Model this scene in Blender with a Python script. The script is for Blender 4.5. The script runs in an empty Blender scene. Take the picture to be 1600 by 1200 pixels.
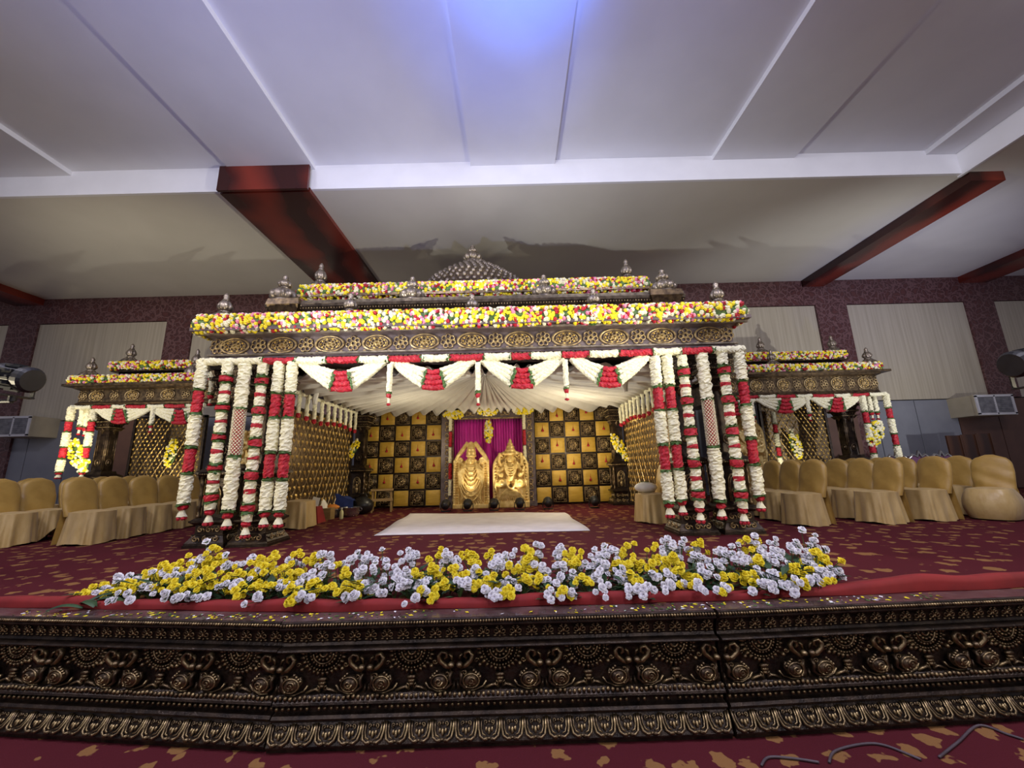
import bpy, math, random
from mathutils import Vector, Matrix
random.seed(11)
rnd = random.Random(5)
PI = math.pi
sc = bpy.context.scene
col = sc.collection

# ------------------------------------------------------------------ camera
F = 620.0                                   # focal length in pixels of the 1600 x 1200 frame
TH = math.atan2(130.0, F)                   # pitch up
PH = math.radians(1.4)                      # roll
CAM = Vector((0, 0, 0.95))
r0 = Vector((1, 0, 0)); fw = Vector((0, math.cos(TH), math.sin(TH))); u0 = Vector((0, -math.sin(TH), math.cos(TH)))
cr = r0 * math.cos(PH) - u0 * math.sin(PH)
cu = u0 * math.cos(PH) + r0 * math.sin(PH)
cd = bpy.data.cameras.new('camera'); cam = bpy.data.objects.new('camera', cd); col.objects.link(cam)
cd.sensor_width = 36; cd.lens = F / 1600 * 36; cd.clip_start = 0.05; cd.clip_end = 200
m = Matrix.Identity(4)
for i in range(3):
    m[i][0] = cr[i]; m[i][1] = cu[i]; m[i][2] = -fw[i]; m[i][3] = CAM[i]
cam.matrix_world = m
sc.camera = cam

def ray(px, py): return fw + cr * ((px - 800) / F) + cu * ((600 - py) / F)
def P(px, py, Y):                           # pixel on the upright plane at depth Y
    d = ray(px, py); return CAM + d * (Y / d.y)
def G(px, py, z=0.0):                       # pixel on a level plane
    d = ray(px, py); return CAM + d * ((z - CAM.z) / d.z)

# ------------------------------------------------------------------ world, exposure, lamps
w = bpy.data.worlds.new('world'); sc.world = w; w.use_nodes = True
w.node_tree.nodes['Background'].inputs[0].default_value = (0.60, 0.58, 0.68, 1)
w.node_tree.nodes['Background'].inputs[1].default_value = 0.30
sc.view_settings.view_transform = 'Standard'; sc.view_settings.look = 'None'
sc.view_settings.exposure = 0.0; sc.view_settings.gamma = 1.0; sc.view_settings.use_curve_mapping = False

def lamp(name, kind, loc, power, color=(1, 1, 1), target=None, size=0.1, angle=60, blend=0.5):
    d = bpy.data.lights.new(name, kind); o = bpy.data.objects.new(name, d); col.objects.link(o)
    o.location = loc; d.energy = power; d.color = color
    if kind == 'AREA': d.size = size
    elif kind != 'SUN': d.shadow_soft_size = size
    if kind == 'SPOT': d.spot_size = math.radians(angle); d.spot_blend = blend
    if target is not None:
        o.rotation_euler = (Vector(target) - Vector(loc)).to_track_quat('-Z', 'Y').to_euler()
    return o
WARM = (1.0, 0.86, 0.62)
# flood lamps low at both sides: one pair lights the pavilion front, one pair shoots across its roof on to the rear ceiling
lamp('flood_lamp', 'SPOT', (-6.3, 2.3, 1.25), 310, (1.0, .87, .60), (-.6, 6.2, 2.75), .07, 80, .7)
lamp('flood_lamp', 'SPOT', (6.3, 2.3, 1.25), 310, (1.0, .87, .60), (-.6, 6.2, 2.75), .07, 80, .7)
lamp('cross_flood_lamp', 'SPOT', (-4.9, 2.6, 1.3), 1250, (.97, .97, .92), G(1080, 378, 6.64), .05, 50, .9)
lamp('cross_flood_lamp', 'SPOT', (4.9, 2.6, 1.3), 1450, (1.0, .94, .78), G(330, 388, 6.64), .05, 50, .9)
# added fill spots without fittings, brightening the wall on both sides
lamp('wall_fill_spot', 'SPOT', (-9.6, 4.0, .9), 620, (1.0, .90, .70), (-8.6, 11.5, 5.2), .06, 78, .8)
lamp('wall_fill_spot', 'SPOT', (9.8, 4.0, .9), 900, (.96, .95, .95), (9.6, 11.5, 4.8), .06, 78, .8)
# hall ceiling lamps above the front of the stage
for x_ in (-7.5, -2.5, 2.5, 7.5): lamp('hall_lamp', 'AREA', (x_, 1.6, 7.0), 185, (.90, .87, 1.0), (x_ * .95, 4.5, 0), 1.2)
lamp('hall_lamp', 'AREA', (-4.0, -4.0, 4.6), 95, (.97, .93, 1.0), (-2, 3, .2), .8)
lamp('hall_lamp', 'AREA', (4.0, -4.0, 4.6), 95, (.97, .93, 1.0), (2, 3, .2), .8)
# fill points added in mid-air to brighten the pavilion interior
lamp('interior_fill', 'POINT', (-2.3, 8.7, 1.5), 34, (1.0, .86, .6), None, .12)
lamp('interior_fill', 'POINT', (1.4, 8.7, 1.5), 66, (1.0, .86, .6), None, .12)
# blue moving heads washing the ceiling
lamp('blue_beam', 'SPOT', (0.5, -4.5, -0.4), 11000, (.07, .22, 1.0), (.28, 3.1, 7.2), .05, 15, 1.0)
lamp('blue_beam', 'SPOT', (-1.2, -4.5, -0.4), 3500, (.10, .22, 1.0), (-.1, 3.8, 7.2), .05, 20, 1.0)
lamp('blue_beam', 'SPOT', (-2.2, 1.0, -0.3), 1250, (.42, .48, 1.0), (-1.6, 3.4, 7.2), .05, 84, 1.0)
lamp('blue_beam', 'SPOT', (7.2, 4.5, .3), 500, (.12, .2, 1.0), (11.5, 10.5, 6.2), .05, 45, 1.0)

# ------------------------------------------------------------------ materials
MATS = {}
def nn(t, k, **kw):
    n = t.nodes.new(k)
    for a, b in kw.items(): setattr(n, a, b)
    return n
def M(name, c1, c2=None, rough=.5, metal=0., scale=8., stretch=(1, 1, 1), bump=0., bscale=40., lo=.35, hi=.65, sheen=0., detail=3., trans=0., emit=None):
    mt = bpy.data.materials.new(name); mt.use_nodes = True; t = mt.node_tree; b = t.nodes['Principled BSDF']
    b.inputs['Roughness'].default_value = rough; b.inputs['Metallic'].default_value = metal
    if c2 is None: c2 = tuple(x * .72 for x in c1)
    co = nn(t, 'ShaderNodeTexCoord'); mp = nn(t, 'ShaderNodeMapping'); mp.inputs['Scale'].default_value = stretch
    t.links.new(co.outputs['Object'], mp.inputs['Vector'])
    nz = nn(t, 'ShaderNodeTexNoise'); nz.inputs['Scale'].default_value = scale; nz.inputs['Detail'].default_value = detail
    t.links.new(mp.outputs[0], nz.inputs['Vector'])
    rp = nn(t, 'ShaderNodeValToRGB'); e = rp.color_ramp.elements
    e[0].position = lo; e[1].position = hi; e[0].color = (*c2, 1); e[1].color = (*c1, 1)
    t.links.new(nz.outputs[0], rp.inputs[0]); t.links.new(rp.outputs[0], b.inputs['Base Color'])
    if bump:
        n2 = nn(t, 'ShaderNodeTexNoise'); n2.inputs['Scale'].default_value = bscale; n2.inputs['Detail'].default_value = 4
        t.links.new(mp.outputs[0], n2.inputs['Vector'])
        bp = nn(t, 'ShaderNodeBump'); bp.inputs['Strength'].default_value = bump; bp.inputs['Distance'].default_value = .02
        t.links.new(n2.outputs[0], bp.inputs['Height']); t.links.new(bp.outputs[0], b.inputs['Normal'])
    if sheen: b.inputs['Sheen Weight'].default_value = sheen
    if trans:
        b.inputs['Subsurface Weight'].default_value = trans; b.inputs['Subsurface Radius'].default_value = (.03, .03, .03)
    if emit:
        b.inputs['Emission Color'].default_value = (*emit[:3], 1); b.inputs['Emission Strength'].default_value = emit[3]
    MATS[name] = mt
    return mt

def carpet():
    mt = bpy.data.materials.new('carpet'); mt.use_nodes = True; t = mt.node_tree; b = t.nodes['Principled BSDF']
    co = nn(t, 'ShaderNodeTexCoord'); mp = nn(t, 'ShaderNodeMapping'); mp.inputs['Scale'].default_value = (1, 1, 0)
    t.links.new(co.outputs['Object'], mp.inputs[0])
    nz = nn(t, 'ShaderNodeTexNoise'); nz.inputs['Scale'].default_value = 11; nz.inputs['Detail'].default_value = 2
    t.links.new(mp.outputs[0], nz.inputs['Vector'])
    mx = nn(t, 'ShaderNodeVectorMath', operation='SCALE'); mx.inputs['Scale'].default_value = .16
    t.links.new(nz.outputs['Color'], mx.inputs[0])
    ad = nn(t, 'ShaderNodeVectorMath', operation='ADD'); t.links.new(mp.outputs[0], ad.inputs[0]); t.links.new(mx.outputs[0], ad.inputs[1])
    vo = nn(t, 'ShaderNodeTexVoronoi'); vo.inputs['Scale'].default_value = 4.6; vo.inputs['Randomness'].default_value = .75
    t.links.new(ad.outputs[0], vo.inputs['Vector'])
    rp = nn(t, 'ShaderNodeValToRGB'); e = rp.color_ramp.elements
    e[0].position = .265; e[1].position = .295; e[0].color = (.27, .135, .05, 1); e[1].color = (.092, .014, .020, 1)
    t.links.new(vo.outputs['Distance'], rp.inputs[0])
    n3 = nn(t, 'ShaderNodeTexNoise'); n3.inputs['Scale'].default_value = 1.3; n3.inputs['Detail'].default_value = 5
    t.links.new(mp.outputs[0], n3.inputs['Vector'])
    mm = nn(t, 'ShaderNodeMix', data_type='RGBA', blend_type='MULTIPLY'); mm.inputs[0].default_value = .5
    t.links.new(rp.outputs[0], mm.inputs[6])
    r2 = nn(t, 'ShaderNodeValToRGB'); r2.color_ramp.elements[0].color = (.55, .55, .6, 1); r2.color_ramp.elements[1].color = (1.15, 1.1, 1.1, 1)
    t.links.new(n3.outputs[0], r2.inputs[0]); t.links.new(r2.outputs[0], mm.inputs[7])
    t.links.new(mm.outputs[2], b.inputs['Base Color'])
    b.inputs['Roughness'].default_value = .95; b.inputs['Specular IOR Level'].default_value = .1
    n2 = nn(t, 'ShaderNodeTexNoise'); n2.inputs['Scale'].default_value = 220
    t.links.new(co.outputs['Object'], n2.inputs['Vector'])
    bp = nn(t, 'ShaderNodeBump'); bp.inputs['Strength'].default_value = .4; bp.inputs['Distance'].default_value = .006
    t.links.new(n2.outputs[0], bp.inputs['Height']); t.links.new(bp.outputs[0], b.inputs['Normal'])
    MATS['carpet'] = mt
carpet()
M('ceiling_white', (.74, .75, .82), (.70, .71, .78), .7, scale=1.2)
M('ceiling_cream', (.74, .72, .66), (.70, .68, .62), .62, scale=.9)
M('fascia_white', (.86, .87, .92), (.82, .83, .88), .5, scale=2)
def swirl(name, c1, c2, rough, scale, dist):
    mt = bpy.data.materials.new(name); mt.use_nodes = True; t = mt.node_tree; b = t.nodes['Principled BSDF']
    co = nn(t, 'ShaderNodeTexCoord'); wv = nn(t, 'ShaderNodeTexWave'); wv.inputs['Scale'].default_value = scale
    wv.inputs['Distortion'].default_value = dist; wv.inputs['Detail'].default_value = 4; wv.inputs['Detail Scale'].default_value = .7
    t.links.new(co.outputs['Object'], wv.inputs['Vector'])
    rp = nn(t, 'ShaderNodeValToRGB'); e = rp.color_ramp.elements; e[0].position = .15; e[1].position = 1.
    e[0].color = (*c2, 1); e[1].color = (*c1, 1)
    t.links.new(wv.outputs[0], rp.inputs[0]); t.links.new(rp.outputs[0], b.inputs['Base Color']); b.inputs['Roughness'].default_value = rough
    MATS[name] = mt
swirl('red_wood', (.22, .03, .016), (.04, .008, .006), .22, .22, 14)
swirl('brown_wood', (.07, .028, .014), (.03, .012, .008), .35, .8, 5)
def damask():
    mt = bpy.data.materials.new('damask'); mt.use_nodes = True; t = mt.node_tree; b = t.nodes['Principled BSDF']
    co = nn(t, 'ShaderNodeTexCoord'); nz = nn(t, 'ShaderNodeTexNoise'); nz.inputs['Scale'].default_value = 3.0; nz.inputs['Detail'].default_value = 3
    t.links.new(co.outputs['Object'], nz.inputs['Vector'])
    sm = nn(t, 'ShaderNodeVectorMath', operation='SCALE'); sm.inputs['Scale'].default_value = .5; t.links.new(nz.outputs['Color'], sm.inputs[0])
    ad = nn(t, 'ShaderNodeVectorMath', operation='ADD'); t.links.new(co.outputs['Object'], ad.inputs[0]); t.links.new(sm.outputs[0], ad.inputs[1])
    vo = nn(t, 'ShaderNodeTexVoronoi', feature='DISTANCE_TO_EDGE'); vo.inputs['Scale'].default_value = 5.5; t.links.new(ad.outputs[0], vo.inputs['Vector'])
    rp = nn(t, 'ShaderNodeValToRGB'); e = rp.color_ramp.elements; e[0].position = .02; e[1].position = .14; e[0].color = (.17, .085, .085, 1); e[1].color = (.065, .024, .026, 1)
    x = rp.color_ramp.elements.new(.3); x.color = (.11, .038, .036, 1)
    t.links.new(vo.outputs['Distance'], rp.inputs[0]); t.links.new(rp.outputs[0], b.inputs['Base Color']); b.inputs['Roughness'].default_value = .5
    MATS['damask'] = mt
damask()
M('panel_beige', (.52, .47, .37), (.42, .37, .285), .38, scale=3, stretch=(5, 5, .12), detail=6)
M('panel_grey', (.25, .26, .30), (.215, .225, .265), .5, scale=2)
M('panel_brown', (.13, .062, .042), (.105, .05, .036), .55, scale=3)
M('seam', (.03, .03, .035), rough=.7)
M('bronze_dark', (.055, .036, .024), (.018, .012, .010), .34, .55, scale=14, bump=.25, bscale=60)
M('bronze_gold', (.54, .40, .19), (.20, .135, .07), .38, .5, scale=16, lo=.38, hi=.62)
M('bronze_skirt', (.42, .31, .155), (.13, .09, .052), .36, .85, scale=18, lo=.4, hi=.66)
M('bronze_dull', (.22, .155, .085), (.075, .052, .036), .36, .8, scale=14)
M('bronze_silver', (.36, .30, .23), (.14, .115, .09), .34, .65, scale=12)
M('bronze_frieze', (.17, .13, .13), (.10, .075, .08), .42, .3, scale=9)
M('gold', (.80, .56, .17), (.60, .38, .09), .36, .45, scale=9)
M('gold_pale', (.86, .66, .28), (.66, .45, .14), .36, .3, scale=14)
M('gold_cloth', (.66, .42, .055), (.55, .33, .035), .42, .1, scale=4, stretch=(1, 1, 12), bump=.2, bscale=30, sheen=.3)
M('satin', (.46, .29, .07), (.38, .23, .05), .42, .0, scale=6, bump=.12, bscale=16, sheen=.1)
M('satin_skirt', (.56, .40, .17), (.46, .31, .11), .36, .0, scale=9, stretch=(1, 1, .4), bump=.25, bscale=22, sheen=.15)
M('petal_white', (.84, .81, .60), (.72, .68, .46), .7, scale=30)
M('petal_cold', (.88, .87, .89), (.74, .72, .78), .7, scale=40)
M('petal_yellow', (.90, .77, .03), (.80, .62, .01), .65, scale=30)
M('petal_red', (.52, .012, .03), (.30, .004, .015), .6, scale=30)
M('petal_pink', (.80, .30, .42), (.62, .16, .30), .65, scale=30)
M('leaf', (.10, .19, .045), (.04, .095, .02), .55, scale=20)
M('leaf_dark', (.035, .085, .03), (.015, .04, .018), .5, scale=20)
M('canopy', (.74, .72, .66), (.66, .64, .58), .75, scale=3, sheen=.3)
M('magenta', (.72, .015, .46), (.54, .008, .34), .42, scale=5, stretch=(6, 1, .3), sheen=.4)
M('runner_white', (.74, .70, .72), (.66, .62, .64), .8, scale=4)
M('cloth_red', (.26, .012, .012), (.19, .008, .009), .8, scale=5)
M('black_plastic', (.018, .018, .02), (.012, .012, .014), .35, scale=8)
M('black_metal', (.022, .022, .026), (.014, .014, .017), .4, .3, scale=8)
M('lens', (.5, .52, .6), (.3, .3, .36), .1, .4, scale=30)
M('ac_beige', (.44, .39, .28), (.40, .35, .25), .5, scale=4)
M('ac_white', (.62, .62, .66), (.56, .56, .60), .45, scale=4)
M('ac_grill', (.22, .22, .24), (.13, .13, .15), .5, scale=10)
M('wood_pale', (.36, .24, .10), (.28, .18, .07), .5, scale=6, stretch=(1, 1, 6))
M('steel', (.55, .55, .56), (.40, .40, .41), .25, .9, scale=6)
M('orange_cloth', (.62, .22, .03), (.48, .15, .02), .7, scale=9)
M('blue_cloth', (.02, .045, .22), (.012, .03, .14), .7, scale=7)
M('paper', (.82, .80, .74), (.72, .70, .64), .7, scale=9)
M('bottle_plastic', (.70, .68, .40), (.6, .58, .3), .2, scale=5)
M('purple_cloth', (.10, .03, .09), (.07, .02, .06), .6, scale=7)
M('cable', (.10, .075, .085), (.07, .05, .06), .5, scale=9)
M('marble_dark', (.13, .085, .08), (.065, .04, .04), .16, scale=9, detail=7)

# ------------------------------------------------------------------ mesh builder
class MB:
    def __init__(s): s.v = []; s.f = []; s.mi = []; s.m = Matrix.Identity(4); s.k = 0
    def add(s, vs, fs, k=None):
        b = len(s.v); mm = s.m
        s.v += [tuple(mm @ Vector(p)) for p in vs]
        s.f += [tuple(i + b for i in f) for f in fs]; s.mi += [s.k if k is None else k] * len(fs)
    def box(s, c, d, k=None):
        x, y, z = c; a, b, h = d[0] / 2, d[1] / 2, d[2] / 2
        s.add([(x + i * a, y + j * b, z + l * h) for i in (-1, 1) for j in (-1, 1) for l in (-1, 1)],
              [(0, 1, 3, 2), (4, 6, 7, 5), (0, 4, 5, 1), (2, 3, 7, 6), (0, 2, 6, 4), (1, 5, 7, 3)], k)
    def grid(s, fn, nu, nv, k=None, cu=False, cv=False):
        b = []; n2 = nv if cv else nv + 1; n1 = nu if cu else nu + 1
        for i in range(n1):
            for j in range(n2): b.append(fn(i / nu, j / nv))
        fs = []
        for i in range(nu):
            for j in range(nv):
                i2 = (i + 1) % n1; j2 = (j + 1) % n2
                fs.append((i * n2 + j, i2 * n2 + j, i2 * n2 + j2, i * n2 + j2))
        s.add(b, fs, k)
    def lathe(s, prof, n=12, c=(0, 0, 0), k=None, lobes=0, la=0., axis='z'):
        vs = []; fs = []; L = len(prof)
        for (r, z) in prof:
            for i in range(n):
                a = 2 * PI * i / n; rr = r * (1 + (la * math.cos(lobes * a) if lobes else 0))
                p = (rr * math.cos(a), rr * math.sin(a), z)
                if axis == 'y': p = (p[0], -p[2], p[1])
                if axis == 'x': p = (p[2], p[0], p[1])
                vs.append((c[0] + p[0], c[1] + p[1], c[2] + p[2]))
        for j in range(L - 1):
            for i in range(n): fs.append((j * n + i, j * n + (i + 1) % n, (j + 1) * n + (i + 1) % n, (j + 1) * n + i))
        fs.append(tuple(range(n - 1, -1, -1))); fs.append(tuple((L - 1) * n + i for i in range(n)))
        s.add(vs, fs, k)
    def blob(s, c, r, nu=8, nv=5, k=None, jit=0., rg=None):
        if not hasattr(r, '__len__'): r = (r, r, r)
        g = rg or rnd
        vs = [(c[0], c[1], c[2] + r[2])]
        for j in range(1, nv):
            a = PI * j / nv
            for i in range(nu):
                b = 2 * PI * (i + .5 * (j % 2)) / nu; q = 1 + (g.uniform(-jit, jit) if jit else 0)
                vs.append((c[0] + r[0] * q * math.sin(a) * math.cos(b), c[1] + r[1] * q * math.sin(a) * math.sin(b), c[2] + r[2] * q * math.cos(a)))
        vs.append((c[0], c[1], c[2] - r[2])); e = len(vs) - 1; fs = []
        for i in range(nu):
            fs.append((0, 1 + i, 1 + (i + 1) % nu)); o = 1 + (nv - 2) * nu; fs.append((e, o + (i + 1) % nu, o + i))
        for j in range(nv - 2):
            for i in range(nu):
                a = 1 + j * nu; fs.append((a + i, a + nu + i, a + nu + (i + 1) % nu, a + (i + 1) % nu))
        s.add(vs, fs, k)
    def tube(s, pts, r, n=6, k=None, closed=False, jit=0., taper=None, cap=True):
        pts = [Vector(p) for p in pts]; L = len(pts); vs = []; fs = []
        prev = None
        for i, p in enumerate(pts):
            if closed: t = pts[(i + 1) % L] - pts[i - 1]
            else: t = pts[min(i + 1, L - 1)] - pts[max(i - 1, 0)]
            if t.length < 1e-9: t = Vector((0, 0, 1))
            t.normalize()
            if prev is None:
                a = t.cross(Vector((0, 1, 0)))
                if a.length < .1: a = t.cross(Vector((1, 0, 0)))
            else: a = prev - t * prev.dot(t)
            a.normalize(); prev = a; b = t.cross(a)
            rr = r(i / max(1, L - 1)) if callable(r) else r
            for q in range(n):
                an = 2 * PI * q / n + (PI / n if i % 2 and jit else 0); g = rr * (1 + (rnd.uniform(-jit, jit) if jit else 0))
                o = p + (a * math.cos(an) + b * math.sin(an)) * g
                if jit: o += t * rnd.uniform(-jit, jit) * rr * .3
                vs.append(tuple(o))
        for i in range(L if closed else L - 1):
            i2 = (i + 1) % L
            for q in range(n): fs.append((i * n + q, i * n + (q + 1) % n, i2 * n + (q + 1) % n, i2 * n + q))
        if not closed and cap:
            fs.append(tuple(range(n - 1, -1, -1))); fs.append(tuple((L - 1) * n + q for q in range(n)))
        s.add(vs, fs, k)
    def torus(s, c, R, r, n=16, q=6, k=None, sx=1., sz=1., axis='y', a0=0., a1=2 * PI):
        cl = abs(a1 - a0 - 2 * PI) < 1e-6; ps = []
        for i in range(n if cl else n + 1):
            a = a0 + (a1 - a0) * i / n
            if axis == 'y': ps.append((c[0] + R * sx * math.cos(a), c[1], c[2] + R * sz * math.sin(a)))
            else: ps.append((c[0] + R * sx * math.cos(a), c[1] + R * sz * math.sin(a), c[2]))
        s.tube(ps, r, q, k, closed=cl)
    def prism(s, outline, y0, y1, k=None):          # outline in x,z; extruded along y
        n = len(outline); vs = [(x, y0, z) for x, z in outline] + [(x, y1, z) for x, z in outline]
        fs = [tuple(range(n)), tuple(range(2 * n - 1, n - 1, -1))] + [(i, i + n, (i + 1) % n + n, (i + 1) % n) for i in range(n)]
        s.add(vs, fs, k)
    def extrude_x(s, prof, x0, x1, k=None, nx=1):   # closed profile in y,z along x
        n = len(prof); vs = []; fs = []
        for j in range(nx + 1):
            x = x0 + (x1 - x0) * j / nx; vs += [(x, y, z) for y, z in prof]
        for j in range(nx):
            for i in range(n): fs.append((j * n + i, j * n + (i + 1) % n, (j + 1) * n + (i + 1) % n, (j + 1) * n + i))
        fs += [tuple(range(n - 1, -1, -1)), tuple(nx * n + i for i in range(n))]
        s.add(vs, fs, k)
    def frustum(s, z0, z1, a0, a1, k=None, b0=None, b1=None, c=(0, 0)):   # square rings (half sizes)
        b0 = a0 if b0 is None else b0; b1 = a1 if b1 is None else b1
        s.add([(c[0] + i * a0, c[1] + j * b0, z0) for i, j in ((-1, -1), (1, -1), (1, 1), (-1, 1))] + [(c[0] + i * a1, c[1] + j * b1, z1) for i, j in ((-1, -1), (1, -1), (1, 1), (-1, 1))],
              [(3, 2, 1, 0), (4, 5, 6, 7), (0, 1, 5, 4), (1, 2, 6, 5), (2, 3, 7, 6), (3, 0, 4, 7)], k)
    def mesh(s, name, mats, smooth=False):
        me = bpy.data.meshes.new(name); me.from_pydata(s.v, [], s.f)
        for x in (mats if isinstance(mats, (list, tuple)) else [mats]): me.materials.append(MATS[x])
        me.polygons.foreach_set('material_index', s.mi)
        me.update()
        if smooth: me.polygons.foreach_set('use_smooth', [True] * len(me.polygons))
        return me
    def build(s, name, mats, parent=None, loc=(0, 0, 0), smooth=False, rz=0.):
        return put(s.mesh(name, mats, smooth), name, parent, loc, rz)

def put(me, name, parent=None, loc=(0, 0, 0), rz=0., scale=None):
    o = bpy.data.objects.new(name, me); col.objects.link(o); o.location = loc; o.rotation_euler = (0, 0, rz)
    if scale is not None: o.scale = scale
    if parent is not None: o.parent = parent
    return o
def tag(o, label=None, cat=None, group=None, kind=None):
    if label: o['label'] = label
    if cat: o['category'] = cat
    if group: o['group'] = group
    if kind: o['kind'] = kind
    return o
def thing(name, label, cat, loc=(0, 0, 0), rz=0., group=None):
    o = bpy.data.objects.new(name, None); col.objects.link(o); o.location = loc; o.rotation_euler = (0, 0, rz)
    o.empty_display_size = .2
    return tag(o, label, cat, group)
def struct(o): o['kind'] = 'structure'; return o
def copy_tree(o, parent=None):
    c = o.copy(); col.objects.link(c); c.parent = parent
    for ch in list(o.children): copy_tree(ch, c)
    return c

# ================================================================== the setting
HS = 0.69                                   # stage height
b = MB(); b.box((0, 0.2, -HS - .05), (44, 9.0, .1)); struct(b.build('floor', 'carpet'))
FL = (-1.53, 2.804); FR = (1.29, 2.836)     # joints between the skirting pieces (plan)
dl = (Vector((-3.628, 3.041)) - Vector(FL)).normalized(); dr = (Vector((3.423, 2.95)) - Vector(FR)).normalized()
b = MB(); o = .14
pl = [Vector(FL) + dl * 15, Vector(FL), Vector(FR), Vector(FR) + dr * 15]
out = [(p.x, p.y + o) for p in pl] + [(19, 12.3), (-19, 12.3)]
n = len(out)
b.add([(x, y, -HS) for x, y in out] + [(x, y, 0) for x, y in out], [tuple(range(n, 2 * n)), tuple(range(n - 1, -1, -1))] + [(i, (i + 1) % n, (i + 1) % n + n, i + n) for i in range(n)])
b.mi = [0, 0] + [1] * n
struct(b.build('floor_stage', ['carpet', 'bronze_dark']))

YW = 12.0; ZC = 6.64; ZH = 7.2; YF = 7.2
wall = MB(); wall.box((0, YW + .2, 3.2), (42, .3, 7.8)); wallo = struct(wall.build('wall_back', 'seam'))
def wx(px, py): return P(px, py, YW).x
def wpart(name, x0, x1, z0, z1, th, mat):
    q = MB(); q.box(((x0 + x1) / 2, YW + .05 - th / 2, (z0 + z1) / 2), (x1 - x0, th, z1 - z0)); return q.build(name, mat, wallo)
ztop = 5.80; zmid = 2.68
wpart('damask_band', -20, 20, ztop, ZC, .09, 'damask')
pil = [(wx(20, 500) , wx(65, 500)), (wx(265, 497), wx(305, 497))]
p1 = pil[1]; q1 = (wx(1272, 478), wx(1320, 478)); q2 = (wx(1505, 475), wx(1550, 475))
for k in (1, 2, 3):
    c = p1[0] + (q1[0] - p1[0]) * k / 4; pil.append((c, c + .95))
pil += [q1, q2]; pil.append((pil[0][0] - 5, pil[0][0] - 4)); pil.append((q2[0] + 4.6, q2[1] + 4.6)); pil.sort()
for a, c in pil: wpart('damask_pillar', a, c, 0 if c < 14 else zmid, ztop, .12, 'damask')
for (a, c), (d, e) in zip(pil[:-1], pil[1:]): wpart('wall_panel', c + .01, d - .01, zmid, ztop - .02, .06, 'panel_beige')
x = -19.5
for px in range(40):
    x2 = x + 1.22
    wpart('grey_panel' if x < 13.2 else 'brown_panel', x + .012, x2 - .012, .02, zmid - .03, .05, 'panel_grey' if x < 13.2 else 'panel_brown'); x = x2
    if x > 19: break

# ceilings
c = MB(); c.box((-2, 1.4, ZH + .06), (26, 11.7, .12)); ceil = struct(c.build('ceiling', 'ceiling_white'))
for a, d in ((-10.9, -9.05), (-5.72, -3.98), (-.75, 1.0), (4.28, 5.98), (8.72, 9.34)):
    q = MB(); q.box(((a + d) / 2, 1.4, ZH - .05), (d - a, 11.6, .1)); q.build('ceiling_rib', 'ceiling_white', ceil)
c = MB(); c.box((0, (YF + YW) / 2 + .1, ZC + .06), (42, YW - YF + .2, .12)); struct(c.build('ceiling_rear', 'ceiling_cream'))
c = MB(); c.box((14.2, 1.4, ZC + .06), (9.6, 11.6, .12)); struct(c.build('ceiling_side', 'ceiling_cream'))
c = MB(); c.box((-2.8, YF - .03, (ZC + ZH) / 2 + .02), (24.3, .06, ZH - ZC + .04)); struct(c.build('trim_1', 'fascia_white'))
c = MB(); c.box((9.38, 1.4, (ZC + ZH) / 2 + .02), (.06, 11.66, ZH - ZC + .1)); struct(c.build('trim_2', 'fascia_white'))
def woodbeam(n, x0, x1, y0, drop):
    q = MB(); q.box(((x0 + x1) / 2, (y0 + YW) / 2, ZC - drop / 2 + .01), (x1 - x0, YW - y0, drop))
    if n == 3: q.box(((x0 + x1) / 2, y0 - .08, ZC + .19), (x1 - x0, .06, .56))
    struct(q.build('trim_%d' % n, 'red_wood'))
woodbeam(3, -5.86, -4.03, YF - .1, .10)
woodbeam(4, 9.45, 10.15, YF - .1, .22)
woodbeam(5, q2[0], q2[1], 5.5, .22)
woodbeam(6, pil[1][0], pil[1][1], 5.5, .22)

# ================================================================== stage skirting
def spiral(cx, cz, r, turns, a0, sgn=1, n=14, y=0.):
    return [(cx + r * (1 - .8 * i / n) * math.cos(a0 + sgn * turns * 2 * PI * i / n), y, cz + r * (1 - .8 * i / n) * math.sin(a0 + sgn * turns * 2 * PI * i / n)) for i in range(n + 1)]
# half rosette hanging from the ledge
b = MB()
for R, nb, rb in ((.045, 7, .010), (.078, 13, .0085), (.105, 19, .008)):
    for i in range(nb):
        a = PI + PI * i / (nb - 1); b.blob((R * math.cos(a), -.012, R * .95 * math.sin(a)), rb, 6, 4)
for i in range(15):
    a = PI + PI * i / 14; p = [(r * math.cos(a), -.01, r * .95 * math.sin(a)) for r in (.115, .13, .142)]
    b.tube(p, lambda t: .012 * (1 - .5 * t), 5)
b.prism([(.11 * math.cos(PI + PI * i / 16), .104 * math.sin(PI + PI * i / 16)) for i in range(17)], -.008, .004, 1)
for r in (.022, .062): b.torus((0, -.014, 0), r, .006, 12, 5, a0=PI, a1=2 * PI)
for i, zz in enumerate((-.152, -.172, -.19)): b.blob((0, -.01, zz), (.034 - .008 * i, .014, .014), 6, 4)
for s_ in (-1, 1):
    b.tube([(s_ * .01, -.008, -.222), (s_ * .035, -.012, -.205), (s_ * .06, -.012, -.212), (s_ * .095, -.008, -.228)], .009, 5)
    b.tube(spiral(s_ * .028, -.205, .018, 1.1, PI / 2, s_, 8, -.01), .006, 4)
ME_ros = b.mesh('half_rosette', ['bronze_skirt', 'bronze_dark'], True)
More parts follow.
